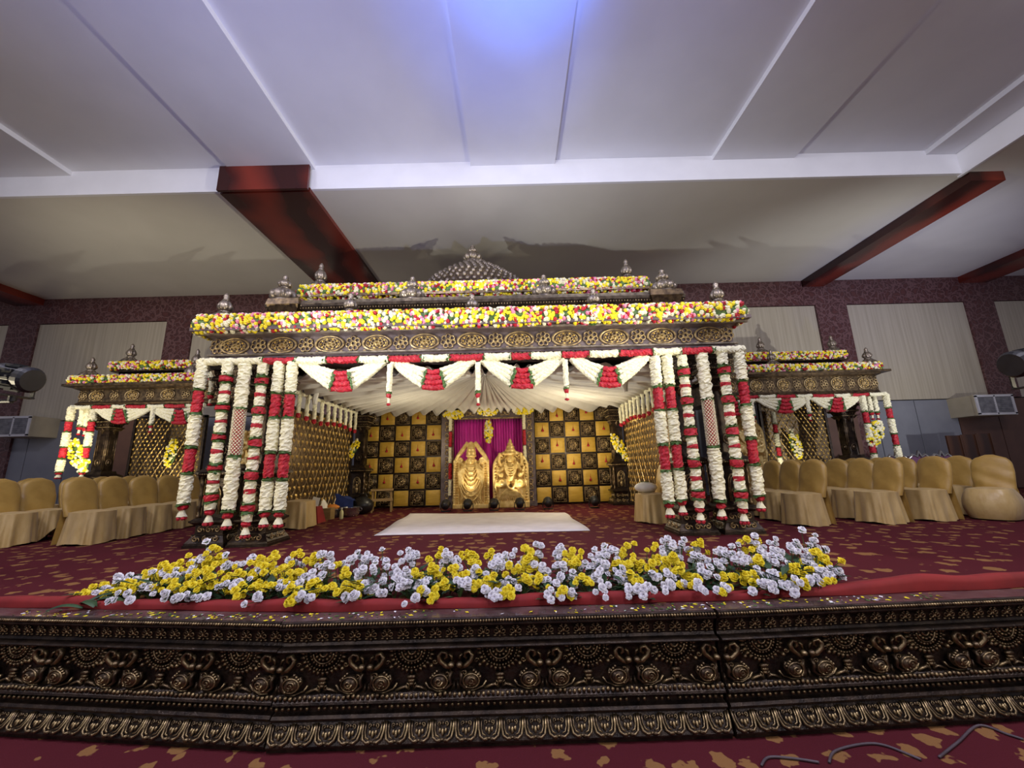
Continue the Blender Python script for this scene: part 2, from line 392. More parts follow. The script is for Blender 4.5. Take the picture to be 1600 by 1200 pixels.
# pair of peacock scrolls
ME_pea = {}
for s_ in (-1, 1):
    b = MB()
    b.tube([(s_ * x, y, z) for x, y, z in ((.022, -.01, -.10), (.055, -.02, -.085), (.085, -.025, -.055), (.092, -.025, -.025), (.075, -.022, -.004), (.05, -.02, -.012), (.045, -.02, -.035), (.06, -.02, -.045))], lambda t: .016 - .008 * t, 6)
    b.blob((s_ * .018, -.03, -.075), (.02, .02, .017), 7, 5)
    b.tube([(s_ * .012, -.02, -.06), (s_ * .02, -.022, -.03), (s_ * .032, -.02, -.018)], .008, 5)
    b.blob((s_ * .085, -.018, -.165), (.052, .03, .044), 10, 6, k=1)
    b.tube(spiral(s_ * .088, -.16, .024, 1.4, 0, s_, 10, -.046), .006, 5)
    b.tube([(s_ * x, y, z) for x, y, z in ((.02, -.012, -.12), (.03, -.02, -.15), (.02, -.02, -.185), (.045, -.02, -.208), (.085, -.02, -.212), (.12, -.016, -.19), (.135, -.014, -.16), (.125, -.014, -.13))], lambda t: .012 - .004 * t, 6, k=1)
    b.tube(spiral(s_ * .045, -.13, .018, 1.1, PI, -s_, 8, -.02), .006, 5)
    b.blob((s_ * .135, -.015, -.085), .014, 6, 4); b.blob((s_ * .03, -.02, -.165), .010, 6, 4)
    for q in range(3): b.blob((s_ * (.06 + .02 * q), -.04, -.195 + .008 * q), (.008, .008, .006), 5, 4)
    b.prism([(0, -.235), (s_ * .03, -.235), (s_ * .012, -.18), (0, -.18)], -.012, .01, 1)
    for q_ in range(4): b.blob((s_ * (.10 + .012 * q_), -.03, -.11 - .012 * q_), (.009, .009, .009), 5, 4)
    b.tube(spiral(s_ * .115, -.06, .016, 1.1, 0, s_, 8, -.02), .005, 4)
    b.torus((s_ * .085, -.035, -.165), .046, .0055, 14, 4, sz=.86)
    b.tube([(s_ * .05, -.015, -.225), (s_ * .10, -.016, -.228), (s_ * .15, -.012, -.21), (s_ * .17, -.01, -.18)], .007, 5)
    ME_pea[s_] = b.mesh('peacock_scroll', ['bronze_skirt', 'bronze_dull'], True)
# acanthus tile
b = MB(); W2 = .07
for s_ in (-1, 1):
    b.tube([(s_ * W2 * .93, -.006, .05), (s_ * W2 * .9, -.008, .0), (s_ * W2 * .8, -.012, -.035), (s_ * W2 * .45, -.014, -.052), (s_ * W2 * .12, -.014, -.044)], .0072, 6)
    b.tube([(s_ * W2 * .70, -.006, .045), (s_ * W2 * .68, -.008, .0), (s_ * W2 * .55, -.010, -.026), (s_ * W2 * .28, -.012, -.034)], .005, 5)
    b.tube(spiral(s_ * .02, .028, .014, 1.1, -PI / 2, s_, 8, -.008), .0045, 4)
    b.blob((s_ * .018, -.008, -.004), (.009, .008, .014), 6, 4)
    b.blob((s_ * .022, -.012, -.05), (.022, .010, .009), 6, 4)
b.blob((0, -.01, -.012), (.009, .01, .02), 6, 5); b.blob((0, -.008, .03), (.008, .008, .01), 6, 4); b.blob((0, -.01, -.046), (.012, .008, .008), 6, 4)
ME_aca = b.mesh('acanthus_tile', ['bronze_skirt'], True)
# small frieze scroll
b = MB()
for s_ in (-1, 1):
    b.tube(spiral(s_ * .024, .0, .024, 1.3, PI / 2, s_, 10, -.006), .0048, 4)
    b.blob((s_ * .03, -.006, -.028), (.012, .006, .006), 5, 4); b.blob((s_ * .012, -.006, .03), (.008, .007, .007), 5, 4)
b.blob((0, -.008, -.006), (.008, .008, .012), 5, 4); b.blob((0, -.006, -.034), (.007, .006, .01), 5, 4)
ME_fri = b.mesh('frieze_scroll', ['bronze_skirt'], True)

SKP = [(.17, 0), (.02, 0), (.012, -.004), (.012, -.026), (-.004, -.030), (-.004, -.038), (.03, -.046), (.05, -.08), (.058, -.135), (.05, -.150), (.0, -.156), (-.006, -.164), (0, -.172),
       (.055, -.184), (.062, -.30), (.055, -.405), (.01, -.430), (-.012, -.444), (-.016, -.456), (-.006, -.464), (.028, -.468), (.028, -.512), (-.006, -.516), (-.018, -.530), (-.012, -.544),
       (.012, -.554), (-.012, -.60), (-.05, -.655), (-.05, -.664), (-.035, -.668), (-.035, -HS), (.17, -HS)]
def skirt(c, ang, L, label):
    t = thing('carved_stage_front', label, 'stage front', (c[0], c[1], -HS), ang)
    q = MB(); q.m = Matrix.Translation((0, 0, HS)); q.extrude_x([(y, z) for y, z in SKP][::-1], -L / 2 + .004, L / 2 - .004); body = q.build('body', 'bronze_dark', t)
    q = MB(); q.box((0, .095, HS + .002), (L - .01, .15, .006)); q.build('top_slab', 'marble_dark', t)
    q = MB(); nb = int(L / .0185)
    for i in range(nb): q.blob((-L / 2 + (i + .5) * L / nb, .004, HS - .016), (.0085, .011, .0105), 6, 4)
    tag(q.build('bead_row', 'bronze_skirt', t, smooth=True), kind='stuff')
    q = MB(); nb = int(L / .0375)
    for i in range(nb):
        if rnd.random() > .03: q.blob((-L / 2 + (i + .5) * L / nb, .018, HS - .49), (.0115, .012, .0125), 7, 5)
    tag(q.build('bead_row', 'bronze_skirt', t, smooth=True), kind='stuff')
    q = MB(); nb = int(L / .03)
    for i in range(nb): q.blob((-L / 2 + (i + .5) * L / nb, .0, HS - .425 + .004 * math.sin(i * 1.3)), (.013, .014, .014), 6, 4)
    tag(q.build('scallop_row', 'bronze_skirt', t, smooth=True), kind='stuff')
    pt = L / 5
    for i in range(5): put(ME_ros, 'half_rosette', t, (-L / 2 + (i + .5) * pt, .05, HS - .186), scale=(1.05, 1.3, 1))
    for i in range(6):
        for s_ in (-1, 1):
            if (i == 0 and s_ < 0) or (i == 5 and s_ > 0): continue
            put(ME_pea[s_], 'peacock_scroll', t, (-L / 2 + i * pt + s_ * .006, .05, HS - .19), scale=(1.1, 1.4, 1))
    na = 20
    for i in range(na):
        a = put(ME_aca, 'acanthus_tile', t, (-L / 2 + (i + .5) * L / na, -.02, HS - .604)); a.rotation_euler = (math.radians(-31), 0, 0)
    nf = 27
    for i in range(nf):
        a = put(ME_fri, 'frieze_scroll', t, (-L / 2 + (i + .5) * L / nf, .047, HS - .09)); a.rotation_euler = (math.radians(12), 0, 0)
    return t
Lm = (Vector(FR) - Vector(FL)).length
cm = (Vector(FL) + Vector(FR)) / 2
skirt((cm.x, cm.y), math.atan2(FR[1] - FL[1], FR[0] - FL[0]), Lm, 'carved bronze stage front piece below the middle of the flower bed')
cl = Vector(FL) + dl * (Lm / 2 + .004); skirt((cl.x, cl.y + .012), math.atan2(-dl.y, -dl.x), Lm, 'carved bronze stage front piece on the side of the gold chairs with hitched skirts')
c2 = Vector(FR) + dr * (Lm / 2 + .012); skirt((c2.x, c2.y - .004), math.atan2(dr.y, dr.x), Lm, 'carved bronze stage front piece in front of the loose cables and raised red cloth')

# red cloth tucked behind the skirting
def cloth_strip():
    q = MB(); n = 90
    pts = []
    for i in range(n + 1):
        u = i / n
        xx = -4.1 + 8.4 * u
        yf = (FL[1] + (FL[0] - xx) * (-dl.y / dl.x) * -1) if xx < FL[0] else (FR[1] + (xx - FR[0]) * dr.y / dr.x if xx > FR[0] else FL[1] + (FR[1] - FL[1]) * (xx - FL[0]) / (FR[0] - FL[0]))
        if xx < FL[0]: yf = FL[1] + (xx - FL[0]) * dl.y / dl.x
        h = .055 + .012 * math.sin(xx * 3.1) + .006 * math.sin(xx * 11) + (.045 * max(0, min(1, (xx - 2.3) / .7)) - .02 * max(0, 1 - abs(xx - 2.2) / .5) if xx > 1.5 else 0)
        pts.append((xx, yf + .20 + .012 * math.sin(xx * 7) + (.012 if xx < FL[0] else 0), h))
    prof = ((-.012, .0), (-.010, .55), (.0, .92), (.03, 1.0), (.09, .85), (.16, .05), (.16, .0))
    q.grid(lambda u, v: (pts[int(round(u * n))][0], pts[int(round(u * n))][1] + prof[int(round(v * 6))][0], .004 + prof[int(round(v * 6))][1] * pts[int(round(u * n))][2]), n, 6)
    return q.build('red_cloth_edging', 'cloth_red', smooth=True)
tag(cloth_strip(), 'red cloth edging tucked along the stage front under the flowers', 'cloth')

# ================================================================== the mandap (wedding pavilion)
X0 = -.56
YB = 5.55; ZU = 2.50
XL, XR = -4.38, 3.24                         # ends of the front frieze
# ---- shared carved pieces
def finial_mesh():
    q = MB()
    q.lathe([(.13, 0), (.15, .02), (.155, .05)], 20, k=0)
    q.lathe([(.10, .04), (.155, .07), (.175, .11), (.165, .15), (.125, .19), (.08, .215), (.06, .225)], 44, lobes=11, la=.14)
    q.lathe([(.07, .215), (.085, .225), (.06, .24), (.055, .245)], 16)
    q.lathe([(.05, .24), (.085, .265), (.088, .29), (.065, .325), (.04, .345)], 32, lobes=8, la=.14)
    q.lathe([(.035, .34), (.05, .352), (.03, .365), (.042, .385), (.03, .405), (.012, .42), (.0, .425)], 12)
    return q.mesh('finial', 'bronze_silver', True)
ME_fin = finial_mesh()
def medal_mesh():
    q = MB()
    q.lathe([(.045, 0), (.045, .004), (.0, .008)], 16, axis='y', k=1)  # gold disc stands in for yellow light showing through the cut-outs
    for i in range(10): a = 2 * PI * i / 10; q.blob((.082 * 1.15 * math.cos(a), -.006, .082 * .88 * math.sin(a)), (.016, .008, .016), 5, 4, 1)
    q.torus((0, -.012, 0), .125, .013, 26, 6, sx=1.18, sz=.9)
    q.torus((0, -.010, 0), .098, .006, 22, 5, sx=1.15, sz=.88)
    for i in range(7):
        a = 2 * PI * i / 7 + PI / 2; q.torus((.047 * math.cos(a), -.014, .047 * math.sin(a)), .022, .0065, 8, 5)
    q.torus((0, -.015, 0), .02, .0065, 8, 5)
    for s_ in (-1, 1):
        q.tube(spiral(s_ * .095, -.03, .026, 1.2, PI / 2, -s_, 8, -.012), .006, 5)
        q.tube([(s_ * .02, -.01, .125), (s_ * .06, -.014, .135), (s_ * .11, -.014, .125), (s_ * .14, -.012, .135)], .006, 5)
        q.blob((s_ * .13, -.01, -.11), (.02, .01, .012), 6, 4)
    return q.mesh('medallion', ['bronze_gold', 'gold'], True)
ME_med = medal_mesh()
def ring_mesh():
    q = MB()
    for i in range(7):
        a = 2 * PI * i / 7 + PI / 2; q.torus((.062 * math.cos(a), -.012, .062 * math.sin(a)), .029, .0085, 9, 5)
    q.torus((0, -.014, 0), .026, .0085, 9, 5)
    for s_ in (-1, 1):
        q.tube([(s_ * .03, -.008, .10), (s_ * .055, -.012, .12), (s_ * .075, -.01, .11)], .006, 5)
        q.tube([(s_ * .04, -.008, -.10), (s_ * .06, -.012, -.115)], .006, 5)
    return q.mesh('flower_ring', 'bronze_gold', True)
ME_ring = ring_mesh()

q = MB(); q.tube(spiral(0, 0, .04, 1.25, PI / 2, 1, 10, 0), .0095, 5); q.tube([(.03, .0, .02), (.055, -.004, .0), (.06, 0, -.03)], .008, 5)
ME_scr = q.mesh('base_scroll', 'bronze_gold', True)
mand = thing('wedding_pavilion', 'large carved bronze wedding pavilion with tiered roof, dome and garlanded columns', 'pavilion', (X0, 5.82, 0))
def W2L(t, p): return (p[0] - t.location.x, p[1] - t.location.y, p[2] - t.location.z)
def mpart(q, name, mats, t=None, smooth=False):     # mesh built in world coordinates, parented to t
    t = t or mand
    q.v = [(a - t.location.x, c - t.location.y, d - t.location.z) for a, c, d in q.v]
    return q.build(name, mats, t, smooth=smooth)

def column_parts(H, root, loc, detail=True):
    """body mesh is the part, its carvings are sub-parts; local origin at base centre"""
    q = MB()
    q.frustum(0, .035, .275, .275); q.frustum(.035, .06, .265, .262); q.frustum(.06, .15, .262, .205); q.frustum(.15, .165, .215, .215)
    q.frustum(.165, .285, .19, .19); q.frustum(.285, .32, .20, .245); q.frustum(.32, .345, .25, .25); q.frustum(.345, .375, .24, .20)
    q.frustum(.375, .93, .155, .155)
    q.frustum(.90, .95, .18, .235); q.frustum(.95, .985, .25, .25); q.frustum(.985, 1.03, .25, .19); q.frustum(1.03, 1.09, .175, .16)
    q.frustum(1.09, H - .5, .115, .115)
    q.frustum(H - .52, H - .47, .135, .165); q.frustum(H - .47, H - .44, .175, .175); q.frustum(H - .44, H - .36, .14, .17)
    q.frustum(H - .36, H - .31, .205, .215); q.frustum(H - .31, H - .22, .17, .20); q.frustum(H - .22, H - .17, .235, .245); q.frustum(H - .17, H - .07, .20, .235); q.frustum(H - .07, H, .27, .275)
    c = q.build('column', 'bronze_dark', root, loc)
    q = MB()
    for z, a, nb in ((.955, .252, 16), (H - .34, .21, 14), (H - .2, .24, 16), (H - .455, .175, 12)):
        for i in range(nb):
            for ax in range(4):
                u = -a + 2 * a * (i + .5) / nb; p = ((u, -a), (a, u), (u, a), (-a, u))[ax]; q.blob((p[0], p[1], z), .011, 5, 4)
    tag(q.build('bead_band', 'bronze_gold', c, smooth=True), kind='stuff')
    for ax in (0, 1, 3):
        rz = (0, PI / 2, PI, -PI / 2)[ax]
        q = MB(); q.m = Matrix.Rotation(rz, 4, 'Z')
        q.tube([(-.085, -.162, .42), (-.085, -.165, .66), (-.078, -.166, .72), (-.05, -.168, .775), (0, -.17, .80), (.05, -.168, .775), (.078, -.166, .72), (.085, -.165, .66), (.085, -.162, .42)], .013, 6)
        q.tube([(-.06, -.16, .42), (-.06, -.16, .66), (-.035, -.162, .74), (0, -.163, .76), (.035, -.162, .74), (.06, -.16, .66), (.06, -.16, .42)], .007, 5)
        q.blob((0, -.165, .60), (.032, .03, .05), 8, 6); q.blob((0, -.168, .68), (.022, .022, .028), 7, 5); q.blob((0, -.162, .50), (.042, .03, .07), 8, 5)
        q.tube([(-.03, -.175, .6), (-.055, -.175, .56), (-.02, -.18, .54)], .01, 5); q.tube([(.03, -.175, .6), (.055, -.175, .63), (.045, -.18, .68)], .01, 5)
        q.build('niche_figure', 'bronze_gold' if ax == 0 else 'bronze_dull', c, smooth=True)
        for i in (-1, 0, 1):
            for zz_, yy_, sp in ((.112, -.246, .135), (.225, -.196, .115)):
                p_ = Matrix.Rotation(rz, 3, 'Z') @ Vector((i * sp, yy_, zz_))
                put(ME_scr, 'base_scroll', c, p_, rz, (-1 if i > 0 else 1, 1, 1))
        q = MB(); q.m = Matrix.Rotation(rz, 4, 'Z')
        q.torus((0, -.122, 1.28), .055, .009, 14, 5, sz=1.3); q.blob((0, -.12, 1.28), (.03, .02, .045), 7, 5)
        for s_ in (-1, 1):
            q.tube([(s_ * .1, -.118, 1.12), (s_ * .1, -.118, H - .54)], .010, 5)
            q.tube([(s_ * .06, -.117, 1.42), (s_ * .06, -.117, H - .62)], .005, 4)
        q.prism([(-.07, H - .44), (.07, H - .44), (0, H - .60)], -.14, -.11)
        q.blob((0, -.15, H - .485), (.03, .015, .03), 7, 5)
        for k2 in range(5):
            for zz, aa in ((H - .265, .19), (H - .12, .222), (H - .40, .158)): q.torus(((k2 - 2) * .07 * aa / .2, -aa - .002, zz), .024, .006, 8, 4)
        q.build('shaft_ornament', 'bronze_dull', c, smooth=True)
    for i in (-1, 1):
        for j in (-1, 1):
            q = MB(); zz = [0, .03, .05, .12, .15, .17, .27, .29, .31, .42, .45, .47, .555]; rr = [.03, .03, .018, .02, .03, .018, .022, .032, .02, .024, .032, .02, .03]
            q.lathe(list(zip(rr, zz)), 10, (0, 0, .375)); q.build('colonette', 'bronze_dull', c, (i * .178, j * .178, 0), smooth=True)
    return c
col0 = column_parts(ZU, mand, W2L(mand, (-4.14, 5.82, 0)))
for x, y in ((-3.56, 5.82), (2.45, 5.86), (3.06, 5.86), (-3.86, 10.15), (2.62, 10.15)):
    c = copy_tree(col0, mand); c.location = W2L(mand, (x, y, 0))

# ---- front beam: mouldings, frieze, cornice
YE = 10.55
q = MB(); q.extrude_x([(YB - .03, ZU + .05), (YB - .05, ZU + .08), (YB - .02, ZU + .12), (YB - .02, ZU + .15), (YB, ZU + .155), (YB, 2.895), (YB - .13, 2.905), (YB - .135, 2.95), (YB + .45, 2.95), (YB + .45, ZU + .05)][::-1], XL, XR)
mpart(q, 'front_beam', 'bronze_frieze')
for xs, s_ in ((XL, -1), (XR, 1)):
    q = MB(); q.box((xs - s_ * .22, (YB + .45 + YE) / 2, (ZU + .05 + 2.95) / 2), (.44, YE - YB - .45, .4)); mpart(q, 'side_beam', 'bronze_frieze')
q = MB(); q.box((X0, YE, 2.68), (XR - XL - .9, .2, .4)); mpart(q, 'back_beam', 'bronze_frieze')
q = MB(); q.box(((XL + XR) / 2, (YB - .14 + YE + .2) / 2, 2.975), (XR - XL + .36, YE - YB + .5, .05)); mpart(q, 'roof', 'bronze_frieze')
q = MB(); q.box((X0, YB - .03, ZU + .135), (XR - XL + .06, .05, .02)); q.box((X0, YB - .14, 2.925), (XR - XL + .3, .03, .035)); mpart(q, 'moulding', 'bronze_silver')
q = MB(); nb = 120
for i in range(nb): q.torus((XL + (i + .5) * (XR - XL) / nb, YB - .05, ZU + .07), .024, .008, 8, 4, a0=PI, a1=2 * PI)
tag(mpart(q, 'lace_edge', 'bronze_gold', smooth=True), kind='stuff')
nm = 11; pt = (XR - XL) / nm
for i in range(nm): put(ME_med, 'medallion', mand, W2L(mand, (XL + (i + .5) * pt, YB, 2.775)), scale=(1.38, 1.2, 1.02))
for i in range(nm + 1):
    xx = min(max(XL + i * pt, XL + .1), XR - .1); put(ME_ring, 'flower_ring', mand, W2L(mand, (xx, YB, 2.775)), scale=(1.2, 1.2, 1.2))
for xs, s_ in ((XL, -1), (XR, 1)):
    for k2 in range(8):
        o = put(ME_med if k2 % 2 else ME_ring, 'medallion' if k2 % 2 else 'flower_ring', mand, W2L(mand, (xs, YB + .2 + k2 * .6, 2.775))); o.rotation_euler = (0, 0, s_ * PI / 2)
# ---- tier two
Y2 = 6.05; A2, B2 = -4.0, 2.86
q = MB(); q.box(((A2 + B2) / 2, (Y2 + .1 + 10.2) / 2, 3.28), (B2 - A2 - .25, 10.2 - Y2 - .1, .58)); mpart(q, 'tier_wall', 'bronze_dull')
q = MB(); q.extrude_x([(Y2 + .08, 3.56), (Y2, 3.60), (Y2 - .02, 3.64), (Y2 + .03, 3.67), (Y2 + .02, 3.71), (10.25, 3.71), (10.25, 3.56)][::-1], A2, B2); mpart(q, 'tier_cornice', 'bronze_silver')
q = MB(); nb = 150
for i in range(nb): q.blob((A2 + (i + .5) * (B2 - A2) / nb, Y2 + .03, 3.575), (.012, .012, .018), 5, 4)
tag(mpart(q, 'bead_row', 'bronze_gold', smooth=True), kind='stuff')
na = 34
q = MB(); q.torus((0, 0, 0), .075, .012, 12, 5, a0=0, a1=PI); q.torus((0, 0, 0), .045, .008, 10, 5, a0=0, a1=PI); q.blob((0, 0, .02), (.02, .012, .03), 6, 4); ME_arc = q.mesh('arch_motif', 'bronze_silver', True)
for i in range(na): put(ME_arc, 'arch_motif', mand, W2L(mand, (A2 + .2 + (i + .5) * (B2 - A2 - .4) / na, Y2 + .085, 3.43)))
for xx in (A2 + .32, B2 - .32):
    q = MB(); q.frustum(3.45, 3.5, .22, .24, c=(xx, Y2 + .2)); q.frustum(3.5, 3.62, .2, .26, c=(xx, Y2 + .2)); q.frustum(3.62, 3.725, .27, .25, c=(xx, Y2 + .2)); mpart(q, 'corner_block', 'bronze_dull')
# ---- tier three
Y3 = 6.7; A3, B3 = -3.78, 2.48
q = MB(); q.box(((A3 + B3) / 2, (Y3 + 9.5) / 2, 3.86), (B3 - A3 - .3, 9.5 - Y3, .3)); mpart(q, 'upper_tier', 'bronze_dull')
q = MB(); nb = 130
for i in range(nb):
    u = A3 + .15 + (i + .5) * (B3 - A3 - .3) / nb; h = .028
    q.tube([(u - h, Y3 - .012, 3.72), (u + h, Y3 - .012, 3.92)], .005, 4); q.tube([(u + h, Y3 - .02, 3.72), (u - h, Y3 - .02, 3.92)], .005, 4)
tag(mpart(q, 'lattice_rail', 'bronze_silver'), kind='stuff')
q = MB(); q.box(((A3 + B3) / 2, (Y3 + 9.5) / 2, 4.02), (B3 - A3, 9.5 - Y3 + .3, .05)); mpart(q, 'upper_roof', 'bronze_dull')
# ---- dome
q = MB(); DC = (X0 - .19, 8.1)
dp = [(1.35, 4.04), (1.32, 4.3), (1.2, 4.55), (1.02, 4.78), (.78, 4.98), (.52, 5.17), (.30, 5.32), (.18, 5.40), (.14, 5.42)]
q.lathe(dp, 40, (DC[0], DC[1], 0)); mpart(q, 'dome', 'bronze_dull', smooth=True)
q = MB()
for j in range(len(dp) - 2):
    for h in (0, .5):
        r = dp[j][0] * (1 - h) + dp[j + 1][0] * h; z = dp[j][1] * (1 - h) + dp[j + 1][1] * h; nn_ = max(8, int(2 * PI * r / .13))
        for i in range(nn_):
            a = 2 * PI * (i + .5 * (j % 2) + h * .5) / nn_; q.blob((DC[0] + r * math.cos(a), DC[1] + r * math.sin(a), z), (.045, .045, .05), 6, 4)
tag(mpart(q, 'dome_scales', 'bronze_silver', smooth=True), kind='stuff')
# ---- finials
def fin(px, py_top, Y, zb, base=None, t=None, wide=1.):
    p = P(px, py_top, Y); h = (p.z - zb) / .425
    return put(ME_fin, 'finial', t or mand, W2L(t or mand, (p.x, Y, zb)), scale=(wide, wide, h))
for px, py in ((355, 458), (549, 457), (738, 459), (926, 450), (1117, 440)): fin(px, py, 5.72, 3.0, wide=1.08)
for px, py in ((447, 430), (1033, 421)): fin(px, py, 6.25, 3.72, wide=1.15)
for px, py in ((645, 432), (849, 429)): fin(px, py, 6.3, 3.70, wide=1.12)
for px, py in ((503, 411), (977, 405)): fin(px, py, 7.0, 4.04, wide=1.15)
fin(738.5, 383, 8.1, 5.40, wide=1.15)

# ================================================================== flower bands on the roofs
def rose(q, c, r, k, sq=1.):
    q.blob(c, (r, r * sq, r), 6, 4, k, .13)
BANDM = ['leaf', 'petal_yellow', 'petal_white', 'petal_red', 'petal_pink']
def pick():
    u = rnd.random()
    return 1 if u < .40 else 2 if u < .72 else 3 if u < .86 else 4 if u < .985 else 0
def band(pts, h, r, depth, label, dens=1.):
    """flowers packed over a bolster along pts"""
    t = thing('flower_bolster', label, 'flower garland', pts[0]); q = MB(); L = 0
    q.tube([Vector(p) - Vector((0, 0, 0)) for p in pts], h * .40, 8, 0)
    fl = MB()
    for a, c in zip(pts[:-1], pts[1:]):
        a = Vector(a); c = Vector(c); l = (c - a).length; n_ = int(l * 2.2 * h / (r * r * 1.7) * dens)
        tx = (c - a).normalized(); side = tx.cross(Vector((0, 0, 1))); side.normalize()
        for i in range(n_):
            an = rnd.uniform(-.42 * PI, 1.1 * PI); u = rnd.random()
            p = a + (c - a) * u + side * (math.cos(an) * depth) + Vector((0, 0, math.sin(an) * h * .5))
            rose(fl, p, r * rnd.uniform(.8, 1.15), pick())
    q.v = [tuple(Vector(p) - t.location) for p in q.v]; q.build('leaf_core', BANDM, t)
    fl.v = [tuple(Vector(p) - t.location) for p in fl.v]; tag(fl.build('flowers', BANDM, t), kind='stuff')
    return t
fl_l = P(306, 503, 5.42); fl_r = P(1160, 486, 5.42)
zz = (fl_l.z + fl_r.z) / 2 - .03
band([(-4.50, 8.9, zz), (-4.50, 5.42, zz), (3.34, 5.42, zz), (3.34, 8.9, zz)], .27, .032, .10, 'thick yellow white and red flower band along the lower roof edge of the large pavilion')
band([(A3 + .02, 8.6, 4.10), (A3 + .02, 6.66, 4.10), (B3 - .02, 6.66, 4.10), (B3 - .02, 8.6, 4.10)], .30, .034, .10, 'yellow white and red flower band on the upper tier under the dome')

# ================================================================== garlands
def sect(parent, name, mat, z0, z1, w, seg=13, step=.022, jit=.16):
    q = MB(); n_ = max(2, int((z1 - z0) / step)); q.tube([(rnd.uniform(-.003, .003), rnd.uniform(-.003, .003), z0 + (z1 - z0) * i / n_) for i in range(n_ + 1)], w / 2, seg, jit=jit)
    return q.build(name, mat, parent)
def collar(parent, z, w, h=.045):
    q = MB()
    for i in range(14):
        a = 2 * PI * i / 14 + rnd.uniform(-.2, .2); d = Vector((math.cos(a), math.sin(a), 0)); s_ = Vector((-d.y, d.x, 0)) * .018; r = w / 2
        up = rnd.uniform(-1, 1) * h * .6
        q.add([d * (r * .7) - s_, d * (r * 1.02) + Vector((0, 0, up)) - s_ * 1.2, d * (r * rnd.uniform(1.2, 1.4)) + Vector((0, 0, up * 1.6)), d * (r * 1.02) + Vector((0, 0, up)) + s_ * 1.2, d * (r * .7) + s_, d * (r * .8) + Vector((0, 0, h * .4))],
              [(0, 1, 2, 3, 4), (0, 4, 5), (0, 5, 1), (4, 3, 5), (1, 5, 3, 2)])
    q.lathe([(w * .42, -h * .4), (w * .52, 0), (w * .42, h * .4)], 10)
    return q.build('leaf_collar', 'leaf', parent, (0, 0, z))
def tassel(parent, z0, w, rose_ball=True):
    if rose_ball:
        q = MB(); q.blob((0, 0, z0 - .035), (w * .42, w * .42, .045), 9, 6, jit=.15); q.build('rose_ball', 'petal_red', parent)
    q = MB(); q.tube([(0, 0, z0 - .07), (0, 0, z0 - .11), (0, 0, z0 - .16)], lambda t: w * (.16 + .22 * t), 9, jit=.15); q.build('tassel', 'petal_white', parent)
    q = MB()
    for i in range(5): a = 2 * PI * i / 5; q.blob((w * .27 * math.cos(a), w * .27 * math.sin(a), z0 - .185), .026, 6, 4, jit=.15)
    q.build('rose_tips', 'petal_red', parent)
GL = 2.30
def garland_a(w=.15):
    t = thing('hanging_garland', '', ''); z = lambda f: GL * (1 - f)
    for a, c in ((0, .195), (.36, .555), (.735, .90)): sect(t, 'white_section', 'petal_white', z(c), z(a), w)
    for a, c in ((.205, .345), (.575, .715)): sect(t, 'rose_section', 'petal_red', z(c), z(a), w * .88, step=.026, jit=.13)
    for f in (.20, .352, .565, .725, .905): collar(t, z(f), w)
    tassel(t, z(.91), w); return t
def garland_b(w=.14):
    t = thing('hanging_garland', '', ''); z = lambda f: GL * (1 - f); bands = (.11, .29, .475, .66, .835); prev = 0.
    for f in bands:
        m_ = prev + (f - .022 - prev) * .42
        if prev > 0:
            sect(t, 'white_section', 'petal_white', z(m_ - .008), z(prev), w * .95); sect(t, 'rose_ring', 'petal_red', z(m_ + .012), z(m_ - .008), w * 1.02, jit=.1); sect(t, 'white_section', 'petal_white', z(f - .03), z(m_ + .012), w)
        else: sect(t, 'white_section', 'petal_white', z(f - .03), z(0), w)
        collar(t, z(f - .024), w * 1.1); sect(t, 'rose_section', 'petal_red', z(f + .016), z(f - .016), w * 1.25, jit=.12); collar(t, z(f + .024), w * 1.1)
        prev = f + .03
    sect(t, 'white_section', 'petal_white', z(.905), z(prev), w * .9); tassel(t, z(.905), w * 1.05); return t
def garland_c(w=.165):
    t = thing('hanging_garland', '', ''); z = lambda f: GL * (1 - f)
    for a, c in ((0, .28), (.575, .865)): sect(t, 'white_section', 'petal_white', z(c), z(a), w)
    sect(t, 'net_core', 'petal_red', z(.56), z(.285), w * .82, jit=.03)
    q = MB(); rows = 26
    for j in range(rows):
        zz_ = z(.285 + (.56 - .285) * (j + .5) / rows)
        for i in range(11):
            a = 2 * PI * (i + .5 * (j % 2)) / 11; q.blob((w * .45 * math.cos(a), w * .45 * math.sin(a), zz_), (.0148, .0148, .0125), 5, 4)
    tag(q.build('net_beads', 'petal_white', t), kind='stuff')
    for f in (.282, .568, .875): collar(t, z(f), w)
    tassel(t, z(.885), w); return t
lab = {'a': ('hanging garland of long white stretches with two red rose stretches on the large pavilion', 'white and rose garlands on the pavilion front', 'garland'),
       'b': ('white hanging garland with many red rose bands and leaf collars on the large pavilion', 'banded garlands on the pavilion front', 'garland'),
       'c': ('thick white hanging garland with a red and white netted middle on the large pavilion', 'netted garlands on the pavilion front', 'garland')}
proto = {'a': garland_a(), 'b': garland_b(), 'c': garland_c()}; used = set()
def hang(kind, px, py0, py1, Y, label=None, group=None, w=1.):
    a = P(px, py0, Y); c = P(px, py1, Y)
    o = proto[kind] if kind not in used else copy_tree(proto[kind]); used.add(kind)
    s_ = (a.z - c.z) / (GL * 1.005)
    o.location = (a.x, Y, c.z); o.scale = (w, w, s_); o.rotation_euler = (0, 0, rnd.uniform(0, 6))
    l = lab[kind]; tag(o, label or l[0], l[2], group or l[1]); return o
YG = 5.40
GD = ' on the columns before the dim lattice screen'; GB = ' on the columns before the bright lattice screen'
